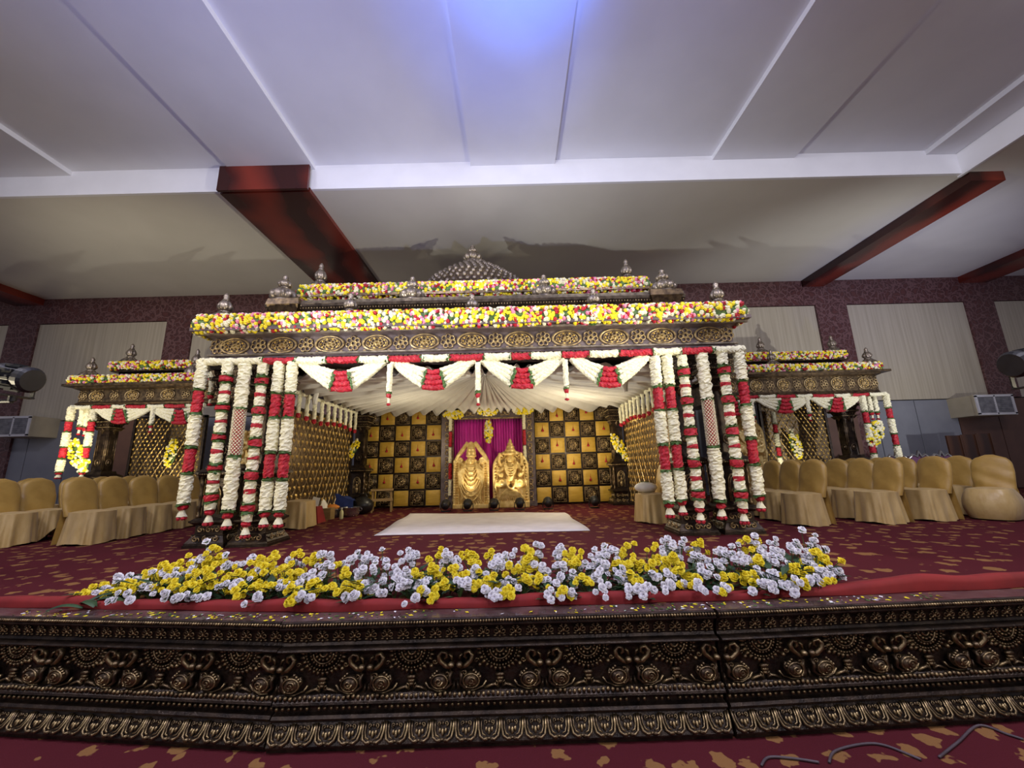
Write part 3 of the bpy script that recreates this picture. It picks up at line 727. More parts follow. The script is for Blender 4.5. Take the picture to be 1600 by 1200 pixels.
for kd, px, y0, y1, lb in (('a', 318, 562, 812, 'outermost white and rose garland' + GD), ('b', 357, 566, 822, 'outer banded white garland, beside the outermost,' + GD), ('c', 384, 566, 834, 'thick white garland with netted red middle' + GD), ('b', 412, 566, 842, 'inner banded white garland beside the netted one' + GD), ('a', 437, 566, 824, 'white and rose garland between banded and innermost' + GD), ('a', 458, 566, 824, 'innermost white and rose garland' + GD),
                       ('a', 1022, 556, 810, 'innermost white and rose garland' + GB), ('a', 1041, 556, 806, 'white and rose garland between banded and innermost' + GB), ('b', 1065, 554, 820, 'inner banded white garland beside the netted one' + GB), ('c', 1096, 552, 820, 'thick white garland with netted red middle' + GB), ('b', 1127, 550, 822, 'outer banded white garland, beside the outermost,' + GB), ('a', 1153, 548, 800, 'outermost white and rose garland' + GB)):
    hang(kd, px, y0, y1, YG + rnd.uniform(-.03, .03), lb, w=.96)
# inner garlands behind the front columns
for px, y0, y1, lb in ((452, 600, 790, GD), (1104, 610, 770, GB)): hang('a', px, y0, y1, 6.45, 'thin white and rose garland hung behind' + lb.replace(' on', ''), 'garlands behind the columns', .7)

def fit_tube(q, pts, w, k=0, seg=10, step=.024, jit=.16):
    pts = [Vector(p) for p in pts]; out = []
    for a, c in zip(pts[:-1], pts[1:]):
        n_ = max(1, int((c - a).length / step)); out += [a + (c - a) * i / n_ for i in range(n_)]
    out.append(pts[-1]); q.tube(out, w / 2, seg, k, jit=jit)
def strand(name, label, secs, Y, w, cat='garland'):
    """horizontal strand: secs = [(px0, px1, py0, py1, 'w'|'r')]"""
    t = thing(name, label, cat, P(secs[0][0], secs[0][2], Y))
    for x0, x1, y0, y1, c in secs:
        q = MB(); fit_tube(q, [P(x0, y0, Y), P((x0 + x1) / 2, (y0 + y1) / 2 + 1, Y), P(x1, y1, Y)], w * (1 if c == 'w' else .92)); mpart(q, 'white_section' if c == 'w' else 'rose_section', 'petal_white' if c == 'w' else 'petal_red', t)
        if c == 'r':
            for xx, yy in ((x0, y0), (x1, y1)):
                o = collar(t, 0, w * .95); o.location = W2L(t, P(xx, yy, Y)); o.rotation_euler = (0, PI / 2, 0)
    return t
cuts = [315, 412, 463, 510, 562, 607, 660, 702, 757, 798, 830, 876, 921, 966, 1020, 1064, 1112, 1162]
secs = []
for i, (a, c) in enumerate(zip(cuts[:-1], cuts[1:])):
    yy = lambda x: 567 - (x - 315) * (567 - 547) / 847 + 3 * math.sin((x - 315) / 847 * PI) - 2
    secs.append((a, c, yy(a), yy(c), 'w' if i % 2 == 0 else 'r'))
strand('long_garland', 'long white and red strand running under the front beam of the large pavilion', secs, YG + .0, .105)

def swag(label, group, Y, ax, ay, bx, by, cx, cy, rw, rh, n=4, w=.085, rows=4):
    """festoon in pixels: anchors a, b; rose block centre c of half width rw and height rh"""
    t = thing('flower_swag', label, 'flower swag', P(cx, cy + rh / 2, Y), group=group)
    for i in range(n):
        f = i / (n - 1); hw = rw * (.62 + .38 * f); yy = cy - rh / 2 + rh * f
        for sx, sy, sg in ((ax, ay, -1), (bx, by, 1)):
            q = MB(); x0 = sx - sg * (10 - 9 * f) * (rw / 15); y0 = sy + 2 * f
            x1 = cx + sg * hw; y1 = yy - 1.5
            mx = (x0 + x1) / 2; my = (y0 + y1) / 2 + 1.6
            fit_tube(q, [P(x0, y0, Y + .02 * (1 - f)), P(mx, my, Y), P(x1, y1, Y)], w * .86); mpart(q, 'white_strand', 'petal_white', t)
        q = MB(); fit_tube(q, [P(cx - hw + 1, yy, Y - .01), P(cx, yy + 1.5, Y - .02), P(cx + hw - 1, yy, Y - .01)], w * .95); mpart(q, 'rose_band', 'petal_red', t)
    for sg in (-1, 1):
        q = MB()
        for i in range(26):
            f = rnd.random(); hw = rw * (.62 + .38 * f); p = P(cx + sg * (hw + rnd.uniform(-1.2, 2.2)), cy - rh / 2 + rh * f + rnd.uniform(-2, 2), Y - rnd.uniform(.0, .06))
            q.blob(p, (.018, .012, .026), 5, 4, jit=.3)
        mpart(q, 'leaf_collar', 'leaf', t)
    return t
sgp = 'festoons on the pavilion front'
for ax, cx, bx, sl in ((464, 533, 607, 'large white and red festoon next to the columns before the dim lattice screen'), (607, 677, 747, 'large white and red festoon above the standing statue'), (747, 816, 886, 'large white and red festoon above the seated statue'), (886, 952, 1019, 'large white and red festoon next to the columns before the bright lattice screen')):
    ya = 567 - (ax - 464) * .02; yb = 567 - (bx - 464) * .02
    swag(sl, sgp, YG + .02, ax + 4, ya, bx - 4, yb, cx, 595 - (cx - 533) * .016, 17.5, 24)
def drop(label, group, px, y0, y1, Y, w=.075):
    a = P(px, y0, Y); c = P(px, y1, Y); t = thing('drop_garland', label, 'garland', c, group=group); L = a.z - c.z
    sect(t, 'white_section', 'petal_white', L * .32, L, w); collar(t, L * .31, w)
    q = MB(); q.blob((0, 0, L * .25), (w * .5, w * .5, L * .08), 8, 5, jit=.15); q.build('rose_ball', 'petal_red', t)
    sect(t, 'tassel', 'petal_white', L * .06, L * .2, w * .4); q = MB(); q.blob((0, 0, L * .03), (w * .4, w * .4, L * .035), 7, 5, jit=.2); q.build('rose_tip', 'petal_red', t)
for px, y0, y1, lb in ((607, 570, 634, 'between two festoons before the stool-side chequered panel'), (747, 567, 634, 'between the two middle festoons before the altar'), (886, 563, 626, 'between two festoons before the chequered panel without stool')): drop('short white drop garland ' + lb, 'drops between the festoons', px, y0, y1, YG - .02)
for px, y0, y1 in ((310, 566, 632), (327, 578, 634)): drop('short white drop garland on the pavilion corner beside the chairs with hitched skirts', 'corner drops', px, y0, y1, 5.75, .085)
for px, y0, y1 in ((1141, 562, 650), (1146, 600, 660)): drop('slim white drop garland on the pavilion corner behind the netted garland', 'slim corner drops', px, y0, y1, 5.8, .06)

# ================================================================== canopy cloth inside the pavilion
def canopy():
    q = MB(); cx, cy = X0, 7.9; ax, ay = (2.62 + 3.86) / 2 - .05, (10.35 - 5.98) / 2; cyy = (10.35 + 5.98) / 2; n_ = 420
    def fn(u, v):
        a = 2 * PI * u; d = (math.cos(a), math.sin(a)); s_ = 1 / max(abs(d[0]) / ax, abs(d[1]) / ay, 1e-6)
        ex, ey = X0 + d[0] * s_, cyy + d[1] * s_; v2 = .04 + .96 * v
        ze = 2.40 + .04 * max(0, -d[1]); zp = 2.86
        x = cx + (ex - cx) * v2; y = cy + (ey - cy) * v2
        z = zp + (ze - zp) * v2 - .05 * math.sin(PI * v2) + (.010 + .046 * v2) * math.sin(a * 62 + 3 * math.sin(a * 5)) * (1 if v < 1 else 1.5) + .012 * math.sin(a * 23)
        return (x, y, z)
    q.grid(fn, n_, 14, cu=True)
    me = q.mesh('canopy_cloth', 'canopy', True); o = put(me, 'canopy_cloth'); sm = o.modifiers.new('thick', 'SOLIDIFY'); sm.thickness = .006
    return o
tag(canopy(), 'white pleated cloth ceiling stretched inside the large pavilion', 'canopy cloth')
for px, y0, y1 in ((493, 598, 650), (876, 590, 606)):
    pass
# loose knots of cloth at the canopy corners
for px, py, Y in ((492, 632, 7.2), (978, 612, 7.0)):
    c = P(px, py, Y); t = thing('cloth_knot', 'loose white cloth tail hanging from the canopy ' + ('beside the blue cloth' if px < 800 else 'beside the chair with the white bundle'), 'cloth tail', c)
    q = MB(); q.tube([(0, 0, .36), (.01, 0, .2), (-.01, 0, .1), (0, 0, 0)], lambda s: .02 + .03 * math.sin(s * PI * .8), 8, jit=.1); q.build('tail', 'canopy', t)
    q = MB(); q.torus((0, 0, .36), .05, .018, 10, 5); q.build('loop', 'canopy', t)

# ================================================================== lattice screens
def lattice(p0, p1, z0, z1, label, pitch=.105, border=True):
    """upright panel from plan point p0 to p1; faces the left hand side of p0->p1 turned clockwise (viewer side)"""
    d = Vector((p1[0] - p0[0], p1[1] - p0[1], 0)); L = d.length; ang = math.atan2(d.y, d.x)
    t = thing('lattice_screen', label, 'screen', (p0[0], p0[1], 0), ang); H = z1 - z0
    q = MB(); q.box((L / 2, .03, z0 + H / 2), (L, .04, H)); q.build('backing_board', 'bronze_dull', t)
    q = MB(); a = .03
    for u in (a, L - a): q.box((u, -.005, z0 + H / 2), (.06, .05, H))
    for z in (z0 + a, z1 - a): q.box((L / 2, -.005, z), (L, .05, .06))
    q.build('frame', 'bronze_dark', t)
    q = MB(); nx = max(2, int((L - .1) / pitch)); nz = int((H - .1) / (pitch * .87)); sx = (L - .12) / nx; sz = (H - .12) / nz
    for j in range(nz + 1):
        for i in range(nx + (0 if j % 2 else 1)):
            u = .06 + (i + .5 * (j % 2)) * sx; z = z0 + .06 + j * sz
            r = sx * .27; q.add([(u, -.014, z - r * .2), (u - r, .008, z + r * .5), (u + r, .008, z + r * .5), (u, .008, z - r * 1.15), (u, .008, z + r * .9)], [(0, 1, 3), (0, 3, 2), (0, 4, 1), (0, 2, 4)])
    tag(q.build('studs', 'gold', t), kind='stuff')
    q = MB(); st = sx * 2
    k_ = -int(H / st / .87 / .5) - 1
    sl = sz * 2 / sx / 1.0
    for i in range(-int(nz / 2) - 1, nx + 1, 2):
        for sg in (1, -1):
            # diagonal from (u,z0) going up
            u0_ = .06 + i * sx if sg > 0 else L - .06 - i * sx
            za, zb = 0., H - .12; ua = u0_; ub = u0_ + sg * (zb / (sz * 2)) * sx
            lo, hi = .06, L - .06
            def clip(ua, za, ub, zb):
                pts = []
                du = ub - ua
                t0, t1 = 0., 1.
                for lim, sgn in ((lo, 1), (hi, -1)):
                    fa, fb = sgn * (ua - lim), sgn * (ub - lim)
                    if fa < 0 and fb < 0: return None
                    if fa < 0: t0 = max(t0, fa / (fa - fb))
                    if fb < 0: t1 = min(t1, fa / (fa - fb))
                return (t0, t1) if t1 > t0 else None
            c = clip(ua, za, ub, zb)
            if c:
                pa = (ua + (ub - ua) * c[0], .0 - .004 * (sg > 0), z0 + .06 + zb * c[0]); pb = (ua + (ub - ua) * c[1], .0 - .004 * (sg > 0), z0 + .06 + zb * c[1])
                q.tube([pa, pb], .006, 4)
    tag(q.build('lattice_bars', 'bronze_gold', t), kind='stuff')
    return t
lattice((-3.95, 6.35), (-3.95, 9.75), .06, 2.12, 'gold studded lattice screen inside the large pavilion behind the blue cloth', .155)
lattice((2.72, 9.75), (2.72, 6.35), .06, 2.12, 'gold studded lattice screen inside the large pavilion behind the white bundle', .155)

# short fringe garlands under the side beams
for side in (0, 1):
    X = -3.88 if side == 0 else 2.66
    for i in range(12):
        y = 6.5 + i * .29; t = thing('fringe_garland', 'short white fringe garland hung above the ' + ('dim lattice screen behind the blue cloth' if side == 0 else 'bright lattice screen behind the white bundle'), 'garland', (X + (.02 if side == 0 else -.02), y, 1.88 + .03 * math.sin(i)), group='fringe garlands above the %s lattice screen' % ('dim' if side == 0 else 'bright'))
        sect(t, 'white_section', 'petal_white', .09, .50, .075, 8, .035); q = MB(); q.blob((0, 0, .05), (.045, .045, .05), 7, 5, jit=.2); q.build('rose_tip', 'petal_red', t)
    q = MB(); fit_tube(q, [(X, 6.4, 2.36), (X, 9.8, 2.36)], .07); o = q.build('fringe_strand', 'petal_white'); tag(o, 'white flower strand holding the fringe above the ' + ('dim' if side == 0 else 'bright') + ' lattice screen', 'garland')

# ================================================================== chequered back wall
YK = 10.5
def pad_mesh(s):
    q = MB(); n_ = 8
    q.grid(lambda u, v: (s * (u - .5), -.004 - .022 * (1 - (2 * u - 1) ** 6) * (1 - (2 * v - 1) ** 6) - .003 * math.sin(v * 19 + u * 2), s * (v - .5)), n_, n_)
    q.box((0, .006, 0), (s, .02, s)); return q.mesh('gold_tile', 'gold_cloth', True)
def dark_mesh(s):
    q = MB(); q.box((0, .0, 0), (s, .03, s), 0)
    a = s * .46
    for k_ in range(4):
        p = [(-a, -a), (a, -a), (a, a), (-a, a)]; x, z = p[k_]; x2, z2 = p[(k_ + 1) % 4]; q.tube([(x, -.018, z), (x2, -.018, z2)], .006, 4, 1)
        q.torus((x * .78, -.018, z * .78), s * .09, .007, 9, 4, 1); q.blob((x * .78, -.018, z * .78), s * .03, 5, 4, 1)
    for i in range(10):
        an = 2 * PI * i / 10; q.blob((s * .22 * math.cos(an), -.02, s * .22 * math.sin(an)), (s * .075, .012, s * .075), 6, 4, 1)
    q.torus((0, -.018, 0), s * .34, .006, 20, 4, 1); q.torus((0, -.022, 0), s * .13, .008, 12, 4, 1); q.blob((0, -.02, 0), (s * .07, .018, s * .07), 7, 4, 1)
    return q.mesh('carved_tile', ['bronze_dark', 'bronze_gold'], True)
q = MB(); q.lathe([(.006, .10), (.012, .05), (.03, .03), (.034, 0), (0, -.012)], 8); q.tube([(0, 0, .1), (.004, 0, .17)], .003, 4); ME_bell = q.mesh('red_bell', 'petal_red', True)
def chequer(pxl, pxr, label, skip=()):
    a = P(pxl, 715, YK); c = P(pxr, 715, YK); x0, x1 = a.x, c.x; nx, nz = 5, 6; z0, z1 = .03, 2.52
    t = thing('chequered_panel', label, 'panel', ((x0 + x1) / 2, YK, 0)); cw = (x1 - x0) / nx; ch = (z1 - z0) / nz
    q = MB(); q.box((0, .05, (z0 + z1) / 2), (x1 - x0, .06, z1 - z0)); q.build('backing_board', 'bronze_dark', t)
    s = min(cw, ch) * .90; mg = pad_mesh(s); md = dark_mesh(s)
    for r in range(nz):
        for k_ in range(nx):
            dark = (r + k_) % 2 == 0; loc = (-(x1 - x0) / 2 + (k_ + .5) * cw, 0.0, z1 - (r + .5) * ch)
            o = put(md if dark else mg, 'carved_tile' if dark else 'gold_tile', t, loc, scale=(cw / ch if cw > ch else 1, 1, ch / cw if ch > cw else 1))
            if not dark and r < 5: put(ME_bell, 'red_bell', o, (rnd.uniform(-.02, .02), -.05, rnd.uniform(-.08, .0)))
    return t
chequer(567, 690, 'gold and dark carved chequered panel behind the wooden stool')
chequer(836, 957, 'gold and dark carved chequered panel on the side with no stool')

# ================================================================== altar
YA = 10.38
ax0, ax1 = P(690, 715, YA).x, P(836, 715, YA).x; az = P(765, 637, YA).z
ox0, ox1 = P(707, 715, YA).x, P(819, 715, YA).x; oz = P(765, 654, YA).z
alt = thing('altar_frame', 'carved bronze altar frame around the magenta curtain', 'altar frame', ((ax0 + ax1) / 2, YA, 0)); acx = (ax0 + ax1) / 2
q = MB(); 
for s_ in (-1, 1): q.tube(spiral(0, s_ * .07, .075, 1.25, -s_ * PI / 2, s_, 12, -.012), .012, 5); q.blob((.055, -.01, s_ * .1), (.03, .012, .02), 6, 4)
q.blob((0, -.012, 0), (.03, .02, .03), 6, 4); ME_as = q.mesh('altar_scroll', 'bronze_gold', True)
for a, c in ((ax0, ox0), (ox1, ax1)):
    q = MB(); q.box(((a + c) / 2 - acx, .0, az / 2), (c - a, .12, az)); q.box(((a + c) / 2 - acx, -.03, .06), (c - a + .03, .16, .12)); q.build('post', 'bronze_frieze', alt)
    for k_ in range(8): put(ME_as, 'altar_scroll', alt, ((a + c) / 2 - acx, -.065, .22 + k_ * .30))
q = MB(); q.box((0, 0, (az + oz) / 2), (ax1 - ax0, .13, az - oz)); q.box((0, -.02, az), (ax1 - ax0 + .06, .2, .04)); q.build('lintel', 'bronze_frieze', alt)
for k_ in range(5):
    o = put(ME_as, 'altar_scroll', alt, (-.9 + k_ * .45, -.07, (az + oz) / 2)); o.rotation_euler = (0, PI / 2, 0)
q = MB(); q.box((ox0 + .02 - acx, -.05, oz / 2), (.03, .06, oz)); q.box((ox1 - .02 - acx, -.05, oz / 2), (.03, .06, oz)); q.box((0, -.05, oz), (ox1 - ox0, .06, .03)); q.build('inner_moulding', 'bronze_gold', alt)
# curtain
q = MB(); n_ = 150
q.grid(lambda u, v: (ox0 + (ox1 - ox0) * u, YA + .16 + .025 * math.sin(u * 150 + 2 * math.sin(u * 9) + v * 1.5) + .02 * math.sin(u * 31 - v * 2), .01 + (oz - .0) * v), n_, 14)
cu_ = q.build('curtain', 'magenta', smooth=True); tag(cu_, 'magenta pleated curtain behind the two gold statues', 'curtain')
cu_.modifiers.new('thick', 'SOLIDIFY').thickness = .006
# flower clusters
def cluster(px, py, Y, rx, rz, label, n_=90, tilt=0., group=None, cols=(1, 1, 2), r=.032, dep=.06):
    c = P(px, py, Y); t = thing('flower_cluster', label, 'flower cluster', c, group=group); q = MB()
    q.blob((0, .01, 0), (rx * .85, dep * .6, rz * .85), 10, 6, 0)
    q.v = [tuple(Matrix.Rotation(tilt, 3, 'Y') @ Vector(p)) for p in q.v]; q.build('leaf_core', BANDM, t)
    q = MB()
    for i in range(n_):
        while True:
            u, v = rnd.uniform(-1, 1), rnd.uniform(-1, 1)
            if u * u + v * v < 1: break
        p = Vector((u * rx, -dep * math.sqrt(1 - u * u - v * v) - rnd.uniform(0, .02), v * rz)); p = Matrix.Rotation(tilt, 3, 'Y') @ p
        rose(q, p, r * rnd.uniform(.7, 1.1), rnd.choice(cols))
    tag(q.build('flowers', BANDM, t), kind='stuff'); return t
for px, py, lb in ((709, 648, 'yellow flower oval on the altar lintel above the standing statue'), (761, 643, 'yellow flower oval at the middle of the altar lintel'), (817, 641, 'yellow flower oval on the altar lintel above the seated statue')): cluster(px, py, YA - .12, .27, .11, lb, 120)
cluster(763.5, 674, YA + .06, .11, .30, 'yellow flower drop hanging in the middle of the magenta curtain', 120)
cluster(547, 706, 9.75, .13, .36, 'yellow flower spray on the dim back column beside the dark bag', 90, .65)
cluster(970, 700, 9.75, .13, .42, 'yellow flower spray on the bright back column behind the chair with the bundle', 110, -.55)
for px, x_ in ((703, ox0 - .09), (822, ox1 + .09)):
    c = P(px, 780, YA - .14); t = thing('post_garland', 'slim white and red garland down the altar post beside the ' + ('standing' if px < 760 else 'seated') + ' statue', 'garland', (c.x, YA - .14, .2))
    for k_ in range(5):
        z0_ = .1 + k_ * .4; sect(t, 'white_section' if k_ % 2 == 0 else 'rose_section', 'petal_white' if k_ % 2 == 0 else 'petal_red', z0_, z0_ + .38, .085, 9, .03)

# ================================================================== gold statues
def fuse(q, name, mat, t, vox=.0115):
    o = q.build(name, mat, t, smooth=True); r = o.modifiers.new('fuse', 'REMESH'); r.mode = 'VOXEL'; r.voxel_size = vox; r.use_smooth_shade = True
    return o
def statue_standing(H=1.62, W=.92):
    q = MB(); w = W / 2
    q.box((0, .03, .05), (W, .26, .10)); q.box((0, .07, .60), (W, .10, 1.10))
    for s_ in (-1, 1):
        q.box((s_ * (w - .03), .03, .62), (.06, .14, 1.08)); q.box((s_ * (w - .14), .03, .62), (.03, .13, 1.06))
        for k_ in range(17): q.blob((s_ * (w - .085), .0, .14 + k_ * .06), (.026, .03, .022), 6, 5)
        for k_ in range(17): q.blob((s_ * (w - .03), -.04, .14 + k_ * .06), .016, 6, 5)
        # slanted arch limbs meeting above the crown
        q.tube([(s_ * (w - .04), .03, 1.10), (s_ * .33, .03, 1.28), (s_ * .2, .03, 1.45), (s_ * .08, .03, 1.60)], .06, 8)
        q.tube([(s_ * (w - .06), -.02, 1.10), (s_ * .30, -.02, 1.28), (s_ * .17, -.02, 1.46)], .02, 6)
        q.blob((s_ * .28, .02, 1.14), (.10, .05, .09), 9, 6)             # conch and disc
        q.torus((s_ * .28, -.02, 1.16), .06, .015, 12, 6)
        # shoulders, arms
        q.tube([(s_ * .15, 0, 1.02), (s_ * .25, -.02, .92), (s_ * .245, -.06, .78), (s_ * .22, -.10, .70)], lambda t: .06 - .015 * t, 8)
        q.tube([(s_ * .16, .02, 1.04), (s_ * .26, .0, 1.08)], .04, 7)
    q.blob((-.215, -.13, .69), (.05, .03, .07), 8, 6)                      # blessing palm
    for k_ in range(4): q.tube([(-.245 + k_ * .02, -.14, .65), (-.245 + k_ * .02, -.14, .585)], .010, 5)
    q.blob((.20, -.12, .74), (.05, .035, .05), 8, 6)
    q.lathe([(.10, 1.22), (.125, 1.26), (.12, 1.36), (.10, 1.46), (.075, 1.54), (.05, 1.60), (.02, 1.62)], 16, (0, -.03, 0))     # crown
    for k_ in range(3): q.torus((0, -.03, 1.26 + k_ * .08), .125 - k_ * .012, .016, 16, 6, axis='z')
    q.blob((0, -.05, 1.15), (.105, .10, .12), 12, 8)                       # face
    q.blob((0, -.155, 1.14), (.018, .022, .03), 6, 5)
    for s_ in (-1, 1):
        q.blob((s_ * .04, -.14, 1.165), (.024, .014, .012), 6, 5); q.blob((s_ * .115, -.03, 1.13), (.03, .03, .06), 7, 5); q.blob((s_ * .13, -.04, 1.06), (.035, .03, .035), 7, 5)
    q.blob((0, -.14, 1.095), (.03, .012, .01), 6, 5); q.blob((0, -.15, 1.18), (.02, .012, .045), 6, 5)
    q.blob((0, 0, .90), (.20, .12, .20), 12, 8); q.blob((0, -.01, .72), (.17, .12, .18), 12, 8)                # chest, waist
    q.blob((0, .0, .42), (.26, .13, .36), 14, 9); q.box((0, .02, .2), (.5, .18, .3))
    for k_ in range(7):                                                                     # nested garlands
        f = k_ / 6; a = .14 + .19 * f; top = 1.0 - .12 * f; low = .86 - .68 * f
        q.tube([(a * math.cos(PI + PI * i / 12), -.115 - .035 * math.sin(PI * i / 12), top + (top - low) * math.sin(PI + PI * i / 12)) for i in range(13)], .017, 6)
    for k_ in range(6): q.box((0, -.125, .98 - k_ * .045), (.17 - .01 * k_, .03, .022))
    for k_ in range(-5, 6): q.tube([(k_ * .035, -.13, .40 - .02 * abs(k_)), (k_ * .062, -.09, .11)], .013, 5)
    return q
def statue_seated(H=1.62, W=.90):
    q = MB(); w = W / 2
    q.box((0, .04, .07), (W, .30, .14))
    q.prism([(w * math.cos(PI * i / 18), .92 + .44 * math.sin(PI * i / 18)) for i in range(19)] + [(-w, .1), (w, .1)], .04, .12)
    arch = [(w * .94, 0, .12), (w * .94, 0, .9)] + [(w * .94 * math.cos(PI * i / 16), 0, .92 + .40 * math.sin(PI * i / 16)) for i in range(1, 16)] + [(-w * .94, 0, .9), (-w * .94, 0, .12)]
    q.tube(arch, .035, 7)
    arch2 = [(x * .80, -.0, .12 + (z - .12) * .93) for x, y, z in arch]; q.tube(arch2, .022, 6)
    for i in range(0, len(arch) - 1):
        p = Vector(arch[i]); p2 = Vector(arch[i + 1]); m_ = max(1, int((p2 - p).length / .07))
        for k_ in range(m_): c = p + (p2 - p) * k_ / m_; q.blob((c.x * .9, -.02, .12 + (c.z - .12) * .97), .024, 6, 5)
    q.lathe([(.13, 1.24), (.15, 1.27), (.125, 1.31), (.135, 1.35), (.10, 1.39), (.11, 1.43), (.07, 1.47), (.08, 1.50), (.04, 1.54), (.045, 1.57), (.015, 1.62), (0, 1.64)], 14, (0, -.03, 0))
    q.blob((0, -.06, 1.15), (.10, .095, .115), 12, 8); q.blob((0, -.155, 1.14), (.017, .02, .028), 6, 5); q.blob((0, -.145, 1.095), (.028, .012, .009), 6, 5)
    for s_ in (-1, 1):
        q.blob((s_ * .038, -.145, 1.165), (.023, .013, .011), 6, 5); q.blob((s_ * .115, -.04, 1.12), (.03, .03, .06), 7, 5); q.blob((s_ * .15, -.02, 1.03), (.07, .05, .05), 8, 6)
        q.tube([(s_ * .16, 0, .98), (s_ * .27, -.02, 1.0), (s_ * .29, -.05, 1.12), (s_ * .27, -.07, 1.2)], lambda t: .05 - .012 * t, 8)   # raised arm
        q.blob((s_ * .265, -.07, 1.24), (.05, .045, .055), 8, 6)
        q.tube([(s_ * .16, -.02, .96), (s_ * .27, -.05, .86), (s_ * .30, -.11, .80), (s_ * .24, -.16, .74)], lambda t: .052 - .012 * t, 8)   # front arm
        q.blob((s_ * .22, -.17, .76), (.045, .03, .06), 8, 6); q.tube([(s_ * .30, -.12, .86), (s_ * .34, -.10, .95)], .03, 7)
        q.blob((s_ * .20, -.06, .56), (.20, .17, .115), 12, 8)                                           # folded knees
        q.tube([(s_ * .36, -.1, .66), (s_ * .38, -.14, .5), (s_ * .36, -.12, .36)], .025, 6)
        q.torus((s_ * .22, -.21, .58), .07, .016, 12, 6)
    q.blob((0, 0, .90), (.17, .12, .19), 12, 8); q.blob((0, -.02, .70), (.15, .12, .12), 12, 8)
    for k_ in range(5):
        f = k_ / 4; a = .10 + .05 * f; top = 1.02; low = .93 - .22 * f
        q.tube([(a * math.cos(PI + PI * i / 10), -.12 - .03 * math.sin(PI * i / 10), top + (top - low) * math.sin(PI + PI * i / 10)) for i in range(11)], .014, 6)
    q.tube([(.12 * math.cos(PI + PI * i / 10), -.2, .66 + .22 * math.sin(PI + PI * i / 10)) for i in range(11)], .028, 7)
    for k_ in range(-7, 8): q.tube([(k_ * .02, -.17, .46 - .006 * abs(k_)), (k_ * .032, -.15, .32), (k_ * .05, -.10, .15)], .015, 5)
    q.box((0, .0, .3), (.62, .2, .34))
    return q
YS = 10.02
for fn, px, lb, pyt in ((statue_standing, 736.5, 'gold standing deity statue in a pointed arch before the magenta curtain', 690), (statue_seated, 798, 'gold seated deity statue in a round beaded arch before the magenta curtain', 686)):
    c = P(px, 740, YS); ht = P(px, pyt, YS).z / 1.62
    t = thing('deity_statue', lb, 'statue', (c.x, YS, 0)); q = fn(); q.v = [(a * ht * .97, b_ * ht, d * ht) for a, b_, d in q.v]; fuse(q, 'figure', 'gold_pale', t)

# floor par lamps in front of the altar
def par_mesh():
    q = MB(); q.lathe([(.075, .16), (.085, .14), (.085, .02), (.105, .0), (.105, -.02), (.09, -.03)], 16, axis='y'); return q.mesh('can', 'black_plastic', True)
ME_can = par_mesh()
def floor_par(px, py, label, group, col_=(1, .85, .6), aim=None, power=0., z=.17):
    g = G(px, py); g = Vector((g.x, min(g.y, 9.4), 0)); g.x = P(px, py - 6, g.y).x
    t = thing('floor_spotlight', label, 'spotlight', g, group=group)
    o = put(ME_can, 'can', t, (0, 0, z)); o.rotation_euler = (math.radians(18), 0, 0)
    q = MB(); q.lathe([(.088, 0), (.06, .012), (0, .016)], 14, axis='y'); l = q.build('lens', 'lens', t, (0, .035, z)); l.rotation_euler = (math.radians(-18), 0, PI)
    q = MB(); q.tube([(-.115, 0, z), (-.12, 0, .06), (-.1, 0, .015), (.1, 0, .015), (.12, 0, .06), (.115, 0, z)], .010, 5); q.build('yoke', 'black_metal', t)
    q = MB(); q.box((0, 0, .008), (.2, .14, .016)); q.build('base_plate', 'black_metal', t)
    if power: lamp('floor_spot_light', 'SPOT', (g.x, g.y + .12, z + .05), power, col_, aim, .04, 64, .9)
    return t
ALAB = 'small black spotlight on the carpet in front of the gold statues'; AG = 'spotlights in front of the statues'
floor_par(731, 795, ALAB, AG, aim=(P(736, 730, 10).x, 10.2, 1.35), power=34)
floor_par(772, 794, ALAB, AG, aim=(P(768, 700, 10).x, 10.4, 1.9), power=40)
floor_par(812, 791, ALAB, AG, aim=(P(800, 730, 10).x, 10.2, 1.35), power=34)
floor_par(697, 796, 'small black spotlight at the foot of the altar post beside the standing statue', None)
floor_par(856, 791, 'small black spotlight in front of the chequered panel next to the altar', None, aim=(1.6, 10.5, 1.7), power=34)
floor_par(928, 784, 'small black spotlight far from the altar before a carved dark tile', None, aim=(2.6, 10.1, 1.5), power=34)

